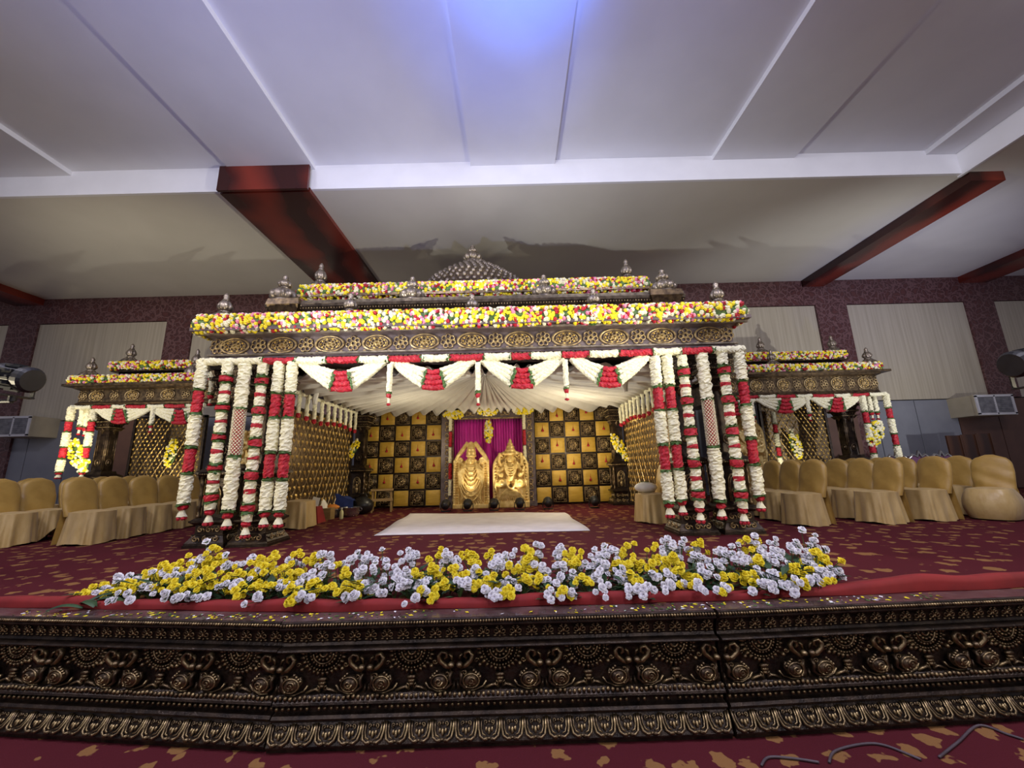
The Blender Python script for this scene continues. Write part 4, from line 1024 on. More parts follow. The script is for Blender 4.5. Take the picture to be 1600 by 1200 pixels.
# ================================================================== side pavilions
def side_pavilion(pxa, pxb, Y, py_under, py_fr0, py_fr1, tier_pxa, tier_pxb, fins, cols, label, D=1.5, seed=1):
    """open fronted smaller pavilion; pixel extents of the frieze on the plane Y"""
    xm = (pxa + pxb) / 2
    xa, xb = P(pxa, py_fr1, Y).x, P(pxb, py_fr1, Y).x
    zu = P(xm, py_under, Y).z; z0 = P(xm, py_fr1, Y).z; z1 = P(xm, py_fr0, Y).z
    t = thing('side_pavilion', label, 'pavilion', ((xa + xb) / 2, Y + .3, 0))
    q = MB(); q.extrude_x([(Y - .04, zu), (Y - .06, zu + .04), (Y, z0), (Y, z1), (Y - .14, z1 + .02), (Y - .14, z1 + .06), (Y + .4, z1 + .06), (Y + .4, zu)][::-1], xa, xb); mpart(q, 'front_beam', 'bronze_dull', t)
    for xs in (xa + .2, xb - .2):
        q = MB(); q.box((xs, Y + .4 + D / 2, (zu + z1) / 2), (.4, D, z1 - zu)); mpart(q, 'side_beam', 'bronze_dull', t)
    q = MB(); q.box(((xa + xb) / 2, Y + D / 2 + .15, z1 + .085), (xb - xa + .35, D + .75, .05)); mpart(q, 'roof', 'bronze_dull', t)
    n_ = max(2, int((xb - xa) / .62)); pt = (xb - xa) / n_; sc_ = (z1 - z0) / .27
    for i in range(n_): put(ME_med, 'medallion', t, W2L(t, (xa + (i + .5) * pt, Y, (z0 + z1) / 2)), scale=(1, 1, sc_))
    for i in range(n_ + 1): put(ME_ring, 'flower_ring', t, W2L(t, (min(max(xa + i * pt, xa + .09), xb - .09), Y, (z0 + z1) / 2)), scale=(1, 1, sc_))
    Yt = Y + .45; ta, tb = P(tier_pxa, 570, Yt).x, P(tier_pxb, 570, Yt).x
    zt0 = z1 + .1; zt1 = zt0 + .42
    q = MB(); q.box(((ta + tb) / 2, Yt + .5, (zt0 + zt1) / 2), (tb - ta - .2, .9, zt1 - zt0)); mpart(q, 'tier_wall', 'bronze_dark', t)
    q = MB(); q.box(((ta + tb) / 2, Yt + .5, zt1 + .02), (tb - ta, 1.1, .05)); mpart(q, 'tier_roof', 'bronze_dull', t)
    na_ = int((tb - ta) / .22)
    for i in range(na_): put(ME_arc, 'arch_motif', t, W2L(t, (ta + (i + .5) * (tb - ta) / na_, Yt + .04, zt0 + .16)), scale=(1.1, 1, 1.6))
    for px, py, up in fins:
        yy, zb = (Yt + .3, zt1 + .04) if up else (Y + .12, z1 + .11); p = P(px, py, yy); put(ME_fin, 'finial', t, W2L(t, (p.x, yy, zb)), scale=(1.0, 1.0, max(.7, (p.z - zb) / .425)))
    for px in cols:
        c = copy_tree(col0, t); p = P(px, 700, Y + .32); c.location = W2L(t, (p.x, Y + .32, 0)); c.scale = (1, 1, zu / ZU)
    return dict(t=t, xa=xa, xb=xb, zu=zu, z1=z1, zt1=zt1, ta=ta, tb=tb, Y=Y, Yt=Yt)
YSL, YSR = 8.4, 9.2
L_ = side_pavilion(122, 345, YSL, 632, 608, 626, 178, 345, ((146, 558, 0), (208, 537, 1), (310, 545, 0)), (165,), 'smaller carved pavilion beside the lit yellow spray with the wall behind it dark')
R_ = side_pavilion(1120, 1374, YSR, 621, 590, 612, 1110, 1325, ((1186, 527, 1), (1203, 546, 0), (1297, 524, 1), (1352, 543, 0)), (1328,), 'smaller carved pavilion beside the brown board and the air conditioner on grey panels')
for d, lb, px0, px1, tx0, tx1 in ((L_, 'beside the lit yellow spray', 103, 345, 170, 345), (R_, 'before the grey wall panels', 1120, 1384, 1112, 1325)):
    z = d['z1'] + .20; Y = d['Y'] - .08
    a, c = P(px0 + 8, 598, Y).x, P(px1 - 8, 580, Y).x
    e = [(a, Y, z), (c, Y, z)]
    e = [(a, Y + 1.6, z)] + e if px0 < 500 else e + [(c, Y + 1.6, z)]
    band(e, .20, .030, .09, 'flower band on the lower roof edge of the smaller pavilion ' + lb, .9)
    z = d['zt1'] + .13; Y = d['Yt'] - .02
    a, c = P(tx0 + 5, 575, Y).x, P(tx1 - 5, 555, Y).x
    band([(a, Y, z), (c, Y, z)], .19, .030, .09, 'flower band on the upper tier of the smaller pavilion ' + lb, .9)
# garlands on the side pavilions
def side_swags(Y, items, lb, grp, drops, strandsecs, corner):
    for ax, ay, bx, by, cx, cy in items: swag('white festoon with red roses on the smaller pavilion ' + lb, grp, Y, ax, ay, bx, by, cx, cy, 12, 17, 4, .085)
    for px, y0, y1 in drops: drop('short white drop garland on the smaller pavilion ' + lb, grp + ' drops', px, y0, y1, Y - .03, .085)
    strand('long_garland', 'white and red strand under the beam of the smaller pavilion ' + lb, strandsecs, Y - .01, .085)
    for i, (px, y0, y1) in enumerate(corner):
        long_ = y1 - y0 > 60
        if long_: hang('a', px, y0, y1, Y - .04 + .02 * i, 'long white and rose corner garland on the smaller pavilion ' + lb, 'corner garlands ' + lb, .85)
        else: drop('corner drop garland with red tip on the smaller pavilion ' + lb, 'corner drops ' + lb, px, y0, y1, Y + .05 * i, .10)
side_swags(YSL - .1, ((150, 638, 236, 637, 187, 650), (236, 637, 318, 635, 281, 651)), 'beside the lit yellow spray', 'festoons beside the lit spray', ((234, 637, 676),), [(112, 145, 636, 636, 'w'), (145, 176, 636, 635, 'r'), (176, 198, 635, 635, 'w'), (198, 232, 635, 635, 'r'), (232, 258, 635, 634, 'w'), (258, 292, 634, 634, 'r'), (292, 320, 634, 633, 'w')],
           ((113, 636, 748), (122, 636, 680), (131, 636, 682), (139, 636, 680), (148, 636, 748)))
side_swags(YSR - .1, ((1180, 622, 1266, 620, 1227, 634), (1266, 620, 1346, 617, 1308, 632), (1096, 626, 1180, 622, 1145, 638)), 'before the grey wall panels', 'festoons before the grey wall', ((1179, 625, 660), (1267, 620, 658)), [(1150, 1185, 621, 620, 'r'), (1185, 1211, 620, 619, 'w'), (1211, 1243, 619, 619, 'r'), (1243, 1268, 619, 618, 'w'), (1268, 1302, 618, 618, 'r'), (1302, 1328, 618, 617, 'w'), (1328, 1357, 617, 616, 'r'), (1357, 1384, 616, 615, 'w')],
           ((1346, 618, 745), (1355, 617, 658), (1364, 617, 656), (1373, 616, 656), (1383, 615, 728)))
def screen_px(pa, pb, Y, z0, z1, label):
    a, c = P(pa, 700, Y), P(pb, 700, Y); return lattice((a.x, Y), (c.x, Y), z0, z1, label)
screen_px(204, 318, 9.9, .05, 2.42, 'gold studded lattice screen of the smaller pavilion beside the lit yellow spray')
screen_px(1194, 1300, 10.4, .05, 2.62, 'gold studded lattice screen with a pale flower spray before the brown board')
screen_px(1128, 1186, 10.3, .05, 2.5, 'narrow gold studded lattice screen behind a gold relief figure')
hang('a', 1207, 643, 742, 10.2, 'slim white and rose garland hung before the lattice screen by the brown board', 'screen garland', .75)
# gold relief figures behind the front columns
for px, Y, lb in ((1166, 9.9, 'gold relief figure before the narrow lattice screen'), (402, 9.6, 'gold relief figure behind the columns beside the dim lattice')):
    c = P(px, 720, Y); t = thing('relief_figure', lb, 'statue', (c.x, Y, 0)); q = statue_seated(); q.v = [(a * 1.15, b_ * 1.1, .62 + d * 1.05) for a, b_, d in q.v]; q.box((0, .05, .38), (.9, .36, .76)); fuse(q, 'figure', 'gold_pale', t, .016)
# boards, flower sprays
for pa, pb, Y, lb in ((158, 207, 10.9, 'plain dark brown board standing beside the lattice screen with the lit yellow spray'), (1296, 1346, 11.2, 'plain brown board standing between the lattice screen and the pavilion column')):
    a, c = P(pa, 690, Y).x, P(pb, 690, Y).x; zt = P((pa + pb) / 2, 646 if pa < 500 else 640, Y).z
    q = MB(); q.box(((a + c) / 2, Y, zt / 2), (c - a, .05, zt)); q.box(((a + c) / 2, Y - .03, zt - .04), (c - a, .03, .08)); o = q.build('board', 'panel_brown'); tag(o, lb, 'board')
cluster(268, 708, 9.75, .13, .36, 'yellow flower spray on the lattice screen of the smaller pavilion', 90, .1)
cluster(1242, 694, 10.25, .14, .40, 'pale yellow flower spray on the lattice screen by the brown board', 90, -.15, cols=(1, 2, 2))
cluster(124, 712, YSL - .05, .17, .42, 'brightly lit yellow flower spray at the garlanded corner of the smaller pavilion', 110, -.55)
cluster(1366, 678, YSR - .15, .17, .34, 'white and yellow flower spray on the dark column before the grey panels', 100, .5, cols=(1, 2, 2))
lamp('column_spot_light', 'SPOT', (P(124, 740, YSL - 1).x, YSL - 1.0, .9), 170, (1, .85, .55), (P(124, 705, YSL).x, YSL, 1.6), .05, 45, .6)
lamp('column_spot_light', 'SPOT', (P(268, 740, 9).x, 8.9, .3), 120, (1, .85, .5), (P(280, 715, 9.9).x, 9.9, 1.1), .05, 65, .8)
lamp('column_spot_light', 'SPOT', (P(1242, 740, 9).x, 9.4, .3), 80, (1, .9, .65), (P(1242, 705, 10.4).x, 10.4, 1.2), .05, 65, .8)

# ================================================================== covered chairs
def rrect(a, hw, hd):                        # superellipse ring
    c, s = math.cos(a), math.sin(a); e = .68
    return hw * math.copysign(abs(c) ** e, c), hd * math.copysign(abs(s) ** e, s)
def chair(kind):
    t = thing('covered_chair', '', ''); q = MB(); g = random.Random(kind)
    fo = [(g.uniform(6, 9), g.uniform(0, 6), g.uniform(.5, 1)) for i in range(3)]
    rows = 14
    def skirt_fn(u, v):
        a = 2 * PI * u; x, y = rrect(a, .225, .235)
        z = .455 * (1 - v); f = v
        fold = sum(am * math.sin(a * round(n_ * 1.9) + ph + 1.2 * math.sin(a * 2)) for n_, ph, am in fo) / 3
        k_ = 1 + .14 * f ** 1.2 + .26 * fold * f ** .7
        bot = .018 + .014 * math.sin(a * 3 + fo[0][1])
        if kind == 2:                         # skirt hitched up at the front
            bot += .26 * max(0, math.cos(a + PI / 2 - .5)) ** 2
        if kind == 3:                         # balloon: bulges out and tucks in
            k_ = 1 + .34 * math.sin(PI * min(1, f * .93)) ** .8 + .03 * fold * f; bot = .02
        z = .455 * (1 - v) + bot * v
        return (x * k_, y * k_ - .0, z)
    q.grid(skirt_fn, 96, rows, cu=True)
    q.grid(lambda u, v: (rrect(2 * PI * u, .225, .235)[0] * (1 - v * .999), rrect(2 * PI * u, .225, .235)[1] * (1 - v * .999), .455 + .025 * (1 - (1 - v) ** 2)), 48, 5, cu=True)
    q.build('skirt', 'satin_skirt', t, smooth=True)
    q = MB()
    def back_fn(u, v):
        a = 2 * PI * u; h = v
        z = .40 + .565 * min(1, h * 1.0)
        hw = .215 + .02 * math.sin(PI * h) - (.0 if h < .74 else .215 * .80 * (1 - math.sqrt(max(0, 1 - ((h - .74) / .26) ** 3.0))))
        cs, sn = math.cos(a), math.sin(a)
        x = hw * math.copysign(abs(cs) ** .6, cs); y = (.055 if h < .97 else .02) * math.copysign(abs(sn) ** .8, sn)
        wr = .012 * math.sin(x * 14 + z * 18 * (1 if kind != 3 else 1.6) + kind) * (1 - h) * (1.0 if sn < 0 else .6)
        return (x, .20 + .11 * h + y + wr, z - .04 * (x / .22) ** 2 * (h > .5) * h)
    q.grid(back_fn, 44, 18, cu=True)
    n_ = len(q.v); ring = list(range(18, 44 * 19, 19)); q.f.append(tuple(ring)); q.mi.append(0)
    # cloth falling straight from the back to the floor
    q.grid(lambda u, v: ((u - .5) * (.43 + .07 * v), .245 + .03 * v + .012 * math.sin(u * 22 + kind) * v, .52 - .50 * v), 24, 6)
    q.build('back_cover', 'satin', t, smooth=True)
    for i in (-1, 1):
        for j in (-1, 1):
            l = MB(); l.tube([(i * .15, j * .155, .42), (i * .16, j * .165, 0)], .012, 6); l.build('leg', 'black_metal', t)
    return t
CH = {k: chair(k) for k in (0, 1, 2, 3)}; chused = set()
CL = {0: 'gold satin covered chair with a full skirt, in the rows beside the pavilion', 1: 'gold satin covered chair with a softly folded skirt in rows beside the pavilion',
      2: 'gold covered chair with its skirt hitched up showing dark legs', 3: 'gold covered chair with a round balloon-tucked skirt before the wooden boards'}
def place_chair(kind, px, top, Y, deg, label=None, group='covered chairs beside the pavilion', s=1.):
    p = P(px, top, Y); x = p.x
    o = CH[kind] if kind not in chused else copy_tree(CH[kind]); chused.add(kind)
    a = math.radians(deg); bx, by = .25 * -math.sin(a), .25 * math.cos(a)     # px marks the backrest
    o.location = (x - bx, Y - by, 0); o.rotation_euler = (0, 0, a); o.scale = (s, s, s)
    tag(o, label or CL[kind], 'chair', group); return o
# rows beside the smaller pavilions (px of the front backrest, depth of the front chair, spacing, chairs)
ORD = ('first', 'second', 'third', 'fourth', 'fifth', 'sixth', 'seventh')
def row(px, Y, n_, sgn, name, sidename, kinds, step=.52, top=740):
    x = P(px, top, Y).x
    for i in range(n_):
        k_ = kinds[i % len(kinds)]
        o = place_chair(k_, px, top, Y + i * step, sgn * (84 + rnd.uniform(-4, 4)), 'gold covered chair%s, %s from the stage front, %s row on the %s side' % (', hitched skirt' if k_ == 2 else '', ORD[i], name, sidename))
        o.location.x = x + sgn * .25 + rnd.uniform(-.03, .03)
row(134, 6.2, 6, 1, 'inner', 'lit-spray', (0, 1, 0, 1, 1, 0))
row(8, 6.15, 5, 1, 'middle', 'lit-spray', (1, 2, 0, 1, 0, 1))
row(-60, 6.75, 3, 1, 'outer', 'lit-spray', (0, 1, 0, 1, 0))
row(1264, 6.35, 5, -1, 'inner', 'silver-settee', (0, 1, 0, 1, 0), top=716)
row(1383, 6.35, 5, -1, 'second', 'silver-settee', (1, 0, 1, 0, 1), top=716)
row(1455, 6.5, 4, -1, 'third', 'silver-settee', (0, 1, 0, 1), top=716)
row(1494, 7.1, 3, -1, 'outermost', 'silver-settee', (0, 1, 0), top=716)
place_chair(3, 1543, 712, 6.45, -66)
place_chair(1, 452, 745, 7.35, 80, 'gold covered chair inside the large pavilion beside the papers and blue cloth', 'chairs inside the pavilion')
ib = place_chair(0, 1036, 745, 7.0, -84, 'gold covered chair inside the large pavilion holding a white bundle', 'chairs inside the pavilion')
# white bundle on that chair
c = ib.location + Vector((-.06, .03, .475)); t = thing('cloth_bundle', 'white cloth bundle with green leaves lying on the chair seat', 'bundle', c)
q = MB(); q.blob((0, 0, .085), (.19, .16, .09), 16, 9, jit=.04); q.build('cloth', 'paper', t, smooth=True)
for i in range(9):
    q = MB(); a = rnd.uniform(0, 6); d = Vector((math.cos(a), math.sin(a), 0)) * .07; s_ = Vector((-d.y, d.x, 0)) * .35; q.add([(0, 0, .175), tuple(d * .5 + s_ + Vector((0, 0, .185))), tuple(d + Vector((0, 0, .172))), tuple(d * .5 - s_ + Vector((0, 0, .185)))], [(0, 1, 2, 3)])
    q.build('leaf', 'leaf', t, (rnd.uniform(-.06, .06), rnd.uniform(-.05, .05), .0))

# ================================================================== things on the pavilion floor
q = MB(); a, b2, c, d = (-2.3, 9.05), (1.02, 8.6), (1.1, 6.20), (-2.1, 6.22)
def run_fn(u, v):
    x = (a[0] * (1 - u) + b2[0] * u) * v + (d[0] * (1 - u) + c[0] * u) * (1 - v); y = (a[1] * (1 - u) + b2[1] * u) * v + (d[1] * (1 - u) + c[1] * u) * (1 - v)
    return (x + .02 * math.sin(v * 9), y + .015 * math.sin(u * 12), .012 + .006 * math.sin(u * 9 + v * 5) * math.sin(v * 11))
q.grid(run_fn, 24, 16); o = q.build('floor_runner', 'runner_white', smooth=True); o.modifiers.new('thick', 'SOLIDIFY').thickness = .008
tag(o, 'white cloth spread on the carpet before the gold statues', 'floor cloth')
# wooden stool
g = G(597, 797); g = Vector((g.x, 9.75, 0)); g.x = P(597, 780, 9.75).x
t = thing('wooden_stool', 'pale wooden stool standing before the chequered panel', 'stool', g, .25)
q = MB(); q.box((0, 0, .50), (.50, .42, .035)); q.build('seat', 'wood_pale', t)
for i in (-1, 1):
    for j in (-1, 1):
        q = MB(); q.tube([(i * .2, j * .16, .49), (i * .215, j * .175, 0)], .024, 6); q.build('leg', 'wood_pale', t)
for i in (-1, 1): q = MB(); q.tube([(i * .21, -.17, .2), (i * .21, .17, .2)], .014, 5); q.build('stretcher', 'wood_pale', t)
q = MB(); q.tube([(-.21, -.17, .26), (.21, -.17, .26)], .014, 5); q.build('stretcher', 'wood_pale', t)
q = MB(); q.box((0, -.19, .28), (.5, .04, .06)); q.build('lower_rail', 'wood_pale', t)
def basin(px, Y, r, h, label, m='steel'):
    c = P(px, 790, Y); t = thing('metal_basin', label, 'basin', (c.x, Y, 0))
    q = MB(); q.lathe([(r * .75, 0), (r * .95, h * .4), (r, h), (r * 1.1, h * 1.05), (r * .98, h * .98), (r * .9, h * .4), (r * .7, .02)], 20); q.build('bowl', m, t, smooth=True)
    for s_ in (-1, 1): q = MB(); q.torus((s_ * r * 1.05, 0, h * .75), .035, .008, 10, 5); q.build('handle', m, t)
    return t
basin(548, 8.9, .20, .19, 'steel basin beside the dark bag on the carpet'); basin(520, 8.8, .17, .17, 'steel basin holding the orange cloth')
c = P(520, 775, 8.8); q = MB(); q.blob((0, 0, 0), (.15, .14, .07), 14, 8, jit=.08); o = q.build('orange_cloth', 'orange_cloth', None, (c.x, 8.8, .20), smooth=True); tag(o, 'crumpled orange cloth heaped in a steel basin', 'cloth')
c = P(535, 780, 8.45); t = thing('plastic_bottle', 'small bottle of pale yellow oil by the orange cloth', 'bottle', (c.x, 8.45, 0)); q = MB(); q.lathe([(.035, 0), (.038, .02), (.038, .13), (.03, .16), (.014, .18), (.014, .2)], 12); q.build('body', 'bottle_plastic', t, smooth=True); q = MB(); q.lathe([(.017, .198), (.017, .222)], 10); q.build('cap', 'paper', t)
c = P(567, 785, 9.3); q = MB(); q.blob((0, 0, .19), (.24, .2, .19), 14, 9, jit=.07); q.tube([(-.1, 0, .34), (-.06, 0, .44), (.06, 0, .44), (.1, 0, .34)], .014, 6); o = q.build('dark_bag', 'black_plastic', None, (c.x, 9.3, 0), smooth=True); tag(o, 'dark soft bag slumped before the dim back column', 'bag')
c = P(486, 785, 8.0); t = thing('red_bag', 'dark red bag with papers sticking out beside the covered chair', 'bag', (c.x, 8.0, 0)); q = MB(); q.frustum(0, .30, .24, .17, b0=.16, b1=.11); q.build('body', 'cloth_red', t)
q = MB(); q.grid(lambda u, v: (-.14 + .28 * u, -.02 + .1 * v, .27 + .2 * v + .02 * math.sin(u * 5)), 6, 4); q.grid(lambda u, v: (-.2 + .2 * u, -.08 + .02 * v, .26 + .17 * v), 4, 3); tag(q.build('papers', 'paper', t), kind='stuff')
lamp('papers_point_light', 'POINT', (c.x - .06, 7.72, .46), 1.5, (1, .97, .9), None, .03)  # small point light just in front of the papers
c = P(515, 765, 9.0); q = MB(); q.grid(lambda u, v: (-.42 + .84 * u, -.2 + .4 * v, .30 + .16 * math.sin(PI * u) * (1 - .5 * v) + .02 * math.sin(u * 14 + v * 6)), 20, 8); q.grid(lambda u, v: (-.42 + .84 * u, -.2, .30 * v + .0 + (.16 * math.sin(PI * u) + .02 * math.sin(u * 14)) * v), 20, 5)
o = q.build('blue_cloth', 'blue_cloth', None, (c.x + .1, 9.25, 0), smooth=True); tag(o, 'blue cloth draped over a heap below the dim lattice screen', 'cloth')
c = P(500, 780, 8.5); t = thing('paper_sack', 'cream sack and boxes heaped between the red bag and orange cloth', 'sack', (c.x, 8.5, 0)); q = MB(); q.blob((0, 0, .2), (.16, .14, .22), 12, 8, jit=.08); q.build('sack', 'paper', t, smooth=True); q = MB(); q.box((.18, .0, .11), (.2, .2, .22)); q.build('carton', 'wood_pale', t)

# ================================================================== wall units and side equipment
def ac(px, py, wpx, label, flip):
    Y = 11.6; a = P(px, py, Y); sx = wpx * 12.1 / 620; t = thing('air_conditioner', label, 'air conditioner', (a.x, Y, a.z - .33))
    q = MB(); q.box((0, .08, .33), (sx, .74, .58)); q.box((0, -.30, .33), (sx + .03, .06, .60)); q.build('case', 'ac_beige', t)
    q = MB()
    for z in (.07, .59): q.box((0, -.345, z), (sx, .03, .06))
    for u in (-sx / 2 + .03, 0, sx / 2 - .03): q.box((u, -.345, .33), (.06 if u else .035, .03, .54))
    q.build('grille_frame', 'ac_white', t)
    q = MB(); q.box((0, -.333, .33), (sx - .1, .012, .5)); q.build('filter', 'ac_grill', t)
    for k_ in range(9):
        q = MB(); q.box((0, -.345, .11 + k_ * .055), (sx - .1, .016, .012)); q.build('slat', 'ac_grill', t)
    return t
ac(42, 668, 50, 'beige window air conditioner on the dim wall above the row of chairs', 0)
ac(1534, 635, 56, 'beige window air conditioner on the grey panels above the wooden boards', 1)
def par_can(px, py, Y, sgn, label):
    c = P(px, py, Y); t = thing('par_light', label, 'stage light', c, 0)
    # housing along x with fins, rear towards the stage
    q = MB(); q.lathe([(.105, 0), (.125, .03), (.125, .08), (.105, .1), (.105, .22), (.12, .24), (.12, .30), (.10, .32)], 22, axis='x'); h = q.build('housing', 'black_metal', t, (-.16 if sgn < 0 else -.16, 0, 0)); h.rotation_euler = (0, -sgn * .18, 0)
    for k_ in range(12):
        a = 2 * PI * k_ / 12; f = MB(); f.box((.16, .118 * math.cos(a), .118 * math.sin(a)), (.14, .022 if abs(math.sin(a)) > .7 else .03, .022)); o = f.build('fin', 'black_metal', t, (-.16, 0, 0)); o.rotation_euler = h.rotation_euler
    q = MB(); q.lathe([(.1, 0), (.06, .012), (0, .016)], 16, axis='x'); o = q.build('lens', 'lens', t, (sgn * .165, 0, 0)); o.rotation_euler = (0, -sgn * .18, 0 if sgn > 0 else PI)
    for j in (-1, 1): q = MB(); q.box((.0, j * .145, -.09), (.035, .012, .22)); q.build('yoke_arm', 'black_metal', t)
    q = MB(); q.box((0, 0, -.2), (.05, .3, .014)); q.lathe([(.03, -.25), (.03, -.2)], 10); q.build('yoke_base', 'black_metal', t)
    q = MB(); q.tube([(0, 0, -.25), (sgn * 1.0, 0, -.26)], .02, 8); q.build('cross_bar', 'black_metal', t)
    q = MB(); q.tube([(sgn * 1.0, 0, -.2), (sgn * 1.0, 0, -c.z + .0)], .024, 8); q.build('stand_pole', 'black_metal', t)
    for k_ in range(3):
        a = 2 * PI * k_ / 3; q = MB(); q.tube([(sgn * 1.0, 0, -c.z + .5), (sgn * 1.0 + .4 * math.cos(a), .4 * math.sin(a), -c.z + .012)], .012, 6); q.build('stand_leg', 'black_metal', t)
par_can(28, 586, 3.6, -1, 'black stage light on a side bar above the chairs with hitched skirts')
par_can(1606, 570, 3.6, 1, 'black finned stage light on a side bar beyond the air conditioner')
# wooden boards leaning behind the round-skirted chair
for k_ in range(3):
    Y = 10.6; a, c = P(1482 + k_ * 24, 700, Y).x, P(1504 + k_ * 24, 700, Y).x; zt = P(1510, 680 - k_, Y).z
    t = thing('wooden_board', 'dark brown wooden board leaning behind the round-skirted chair', 'board', ((a + c) / 2, Y, 0), group='boards behind the round-skirted chair'); q = MB(); q.box((0, 0, zt / 2), (c - a, .04, zt)); q.build('plank', 'brown_wood', t)
    q = MB(); q.box(((c - a) / 2 - .02, -.03, zt / 2), (.04, .03, zt)); q.build('batten', 'brown_wood', t)
# silver framed settees behind the chairs
for k_ in range(3):
    Y = 9.6; x0_, x1_ = P(1382 + k_ * 35, 715, Y).x, P(1414 + k_ * 35, 715, Y).x; zt = P(1430, 708, Y).z; wv = (x1_ - x0_)
    t = thing('silver_settee', 'silver framed dark purple settee behind the rows of gold chairs', 'settee', ((x0_ + x1_) / 2, Y, 0), group='silver settees behind the chairs')
    q = MB(); q.box((0, 0, (zt - .1) / 2 + .2), (wv, .1, zt - .45)); q.box((0, -.25, .38), (wv, .5, .16)); q.build('upholstery', 'purple_cloth', t)
    q = MB(); q.tube([(-wv / 2, -.05, .3), (-wv / 2, -.05, zt - .12), (-wv * .3, -.05, zt - .03), (-wv * .1, -.05, zt - .09), (0, -.05, zt + .04), (wv * .1, -.05, zt - .09), (wv * .3, -.05, zt - .03), (wv / 2, -.05, zt - .12), (wv / 2, -.05, .3)], .03, 6); q.build('frame', 'steel', t, smooth=True)
    for i in (-1, 1):
        for j in (-.45, 0.): q = MB(); q.tube([(i * wv * .45, j, .32), (i * wv * .45, j, 0)], .025, 6); q.build('leg', 'steel', t)
# striped panel under the beam of the smaller pavilion
c = P(1310, 649, 10.9); q = MB(); q.box((0, 0, 0), (.75, .06, .12)); 
for k_ in range(3): q.box((0, -.035, -.04 + k_ * .04), (.75, .012, .018))
o = q.build('tube_light_fitting', 'steel', None, (c.x, 10.9, c.z)); tag(o, 'grey ribbed light fitting at the top of the brown board', 'light fitting')

# loose cables on the hall carpet
def cable(pts, label):
    q = MB(); ps = [G(x, y, -HS) for x, y in pts]; out = []
    for i in range(len(ps) - 1):
        p0 = ps[max(i - 1, 0)]; p1 = ps[i]; p2 = ps[i + 1]; p3 = ps[min(i + 2, len(ps) - 1)]
        for k_ in range(8):
            s_ = k_ / 8; out.append(.5 * ((2 * p1) + (p2 - p0) * s_ + (2 * p0 - 5 * p1 + 4 * p2 - p3) * s_ ** 2 + (3 * p1 - p0 - 3 * p2 + p3) * s_ ** 3))
    out.append(ps[-1]); q.tube([p + Vector((0, 0, .009)) for p in out], .007, 6); tag(q.build('loose_cable', 'cable', smooth=True), label, 'cable')
cable([(1190, 1199), (1202, 1186), (1240, 1188), (1280, 1194)], 'short loose dark cable on the hall carpet with a frayed end')
cable([(1296, 1194), (1306, 1176), (1350, 1165), (1385, 1168), (1440, 1190)], 'long loose dark cable curving over the hall carpet')
cable([(1468, 1186), (1498, 1162), (1530, 1136), (1575, 1150), (1600, 1158)], 'loose dark cable looping on the hall carpet towards the stage front')

# ================================================================== flower bed along the stage front
def blossom_mesh(k, seed):
    g = random.Random(seed); q = MB()
    for lay, (n_, r, h, tl) in enumerate(((7, .030, .004, .25), (6, .025, .012, .65), (5, .018, .020, 1.1), (3, .010, .024, 1.4))):
        for i in range(n_):
            a = 2 * PI * (i + .5 * lay) / n_ + g.uniform(-.2, .2); d = Vector((math.cos(a), math.sin(a), 0)); s_ = Vector((-d.y, d.x, 0)); tt = tl + g.uniform(-.2, .2)
            tip = d * (r * math.cos(tt)) + Vector((0, 0, h + r * math.sin(tt))); mid = d * (r * .6 * math.cos(tt)) + Vector((0, 0, h + r * .6 * math.sin(tt) + .003)); w_ = r * .5
            q.add([(0, 0, h), tuple(mid - s_ * w_), tuple(tip - s_ * w_ * .6 + Vector((0, 0, g.uniform(-.003, .003)))), tuple(tip * 1.08), tuple(tip + s_ * w_ * .6), tuple(mid + s_ * w_)], [(0, 1, 5), (1, 2, 3, 5), (3, 4, 5)])
    q.lathe([(.004, -.016), (.010, -.004), (.016, .006), (.012, .014)], 7, k=1)
    return q.mesh('blossom', ['petal_cold' if k == 'w' else 'petal_yellow', 'leaf' if k == 'w' else 'petal_yellow'])
BL = {'w': [blossom_mesh('w', i) for i in range(3)], 'y': [blossom_mesh('y', 10 + i) for i in range(3)]}
def leaf_mesh(seed):
    g = random.Random(seed); q = MB()
    for i in range(7):
        a = g.uniform(0, 2 * PI); l = g.uniform(.06, .13); d = Vector((math.cos(a), math.sin(a), g.uniform(.0, .7))).normalized(); s_ = d.cross(Vector((0, 0, 1))).normalized() * l * .17; o = Vector((0, 0, g.uniform(0, .1)))
        q.add([tuple(o), tuple(o + d * l * .45 + s_), tuple(o + d * l - Vector((0, 0, .015))), tuple(o + d * l * .45 - s_)], [(0, 1, 2, 3)])
    return q.mesh('foliage', 'leaf_dark')
LF = [leaf_mesh(i) for i in range(4)]
def front_y(x):
    if x < FL[0]: return FL[1] + (x - FL[0]) * dl.y / dl.x
    if x > FR[0]: return FR[1] + (x - FR[0]) * dr.y / dr.x
    return FL[1] + (FR[1] - FL[1]) * (x - FL[0]) / (FR[0] - FL[0])
SL = {'w': 'spray of white artificial carnations in the flower bed along the stage front', 'y': 'spray of yellow artificial carnations in the flower bed along the stage front'}
NB = {'n': 0}
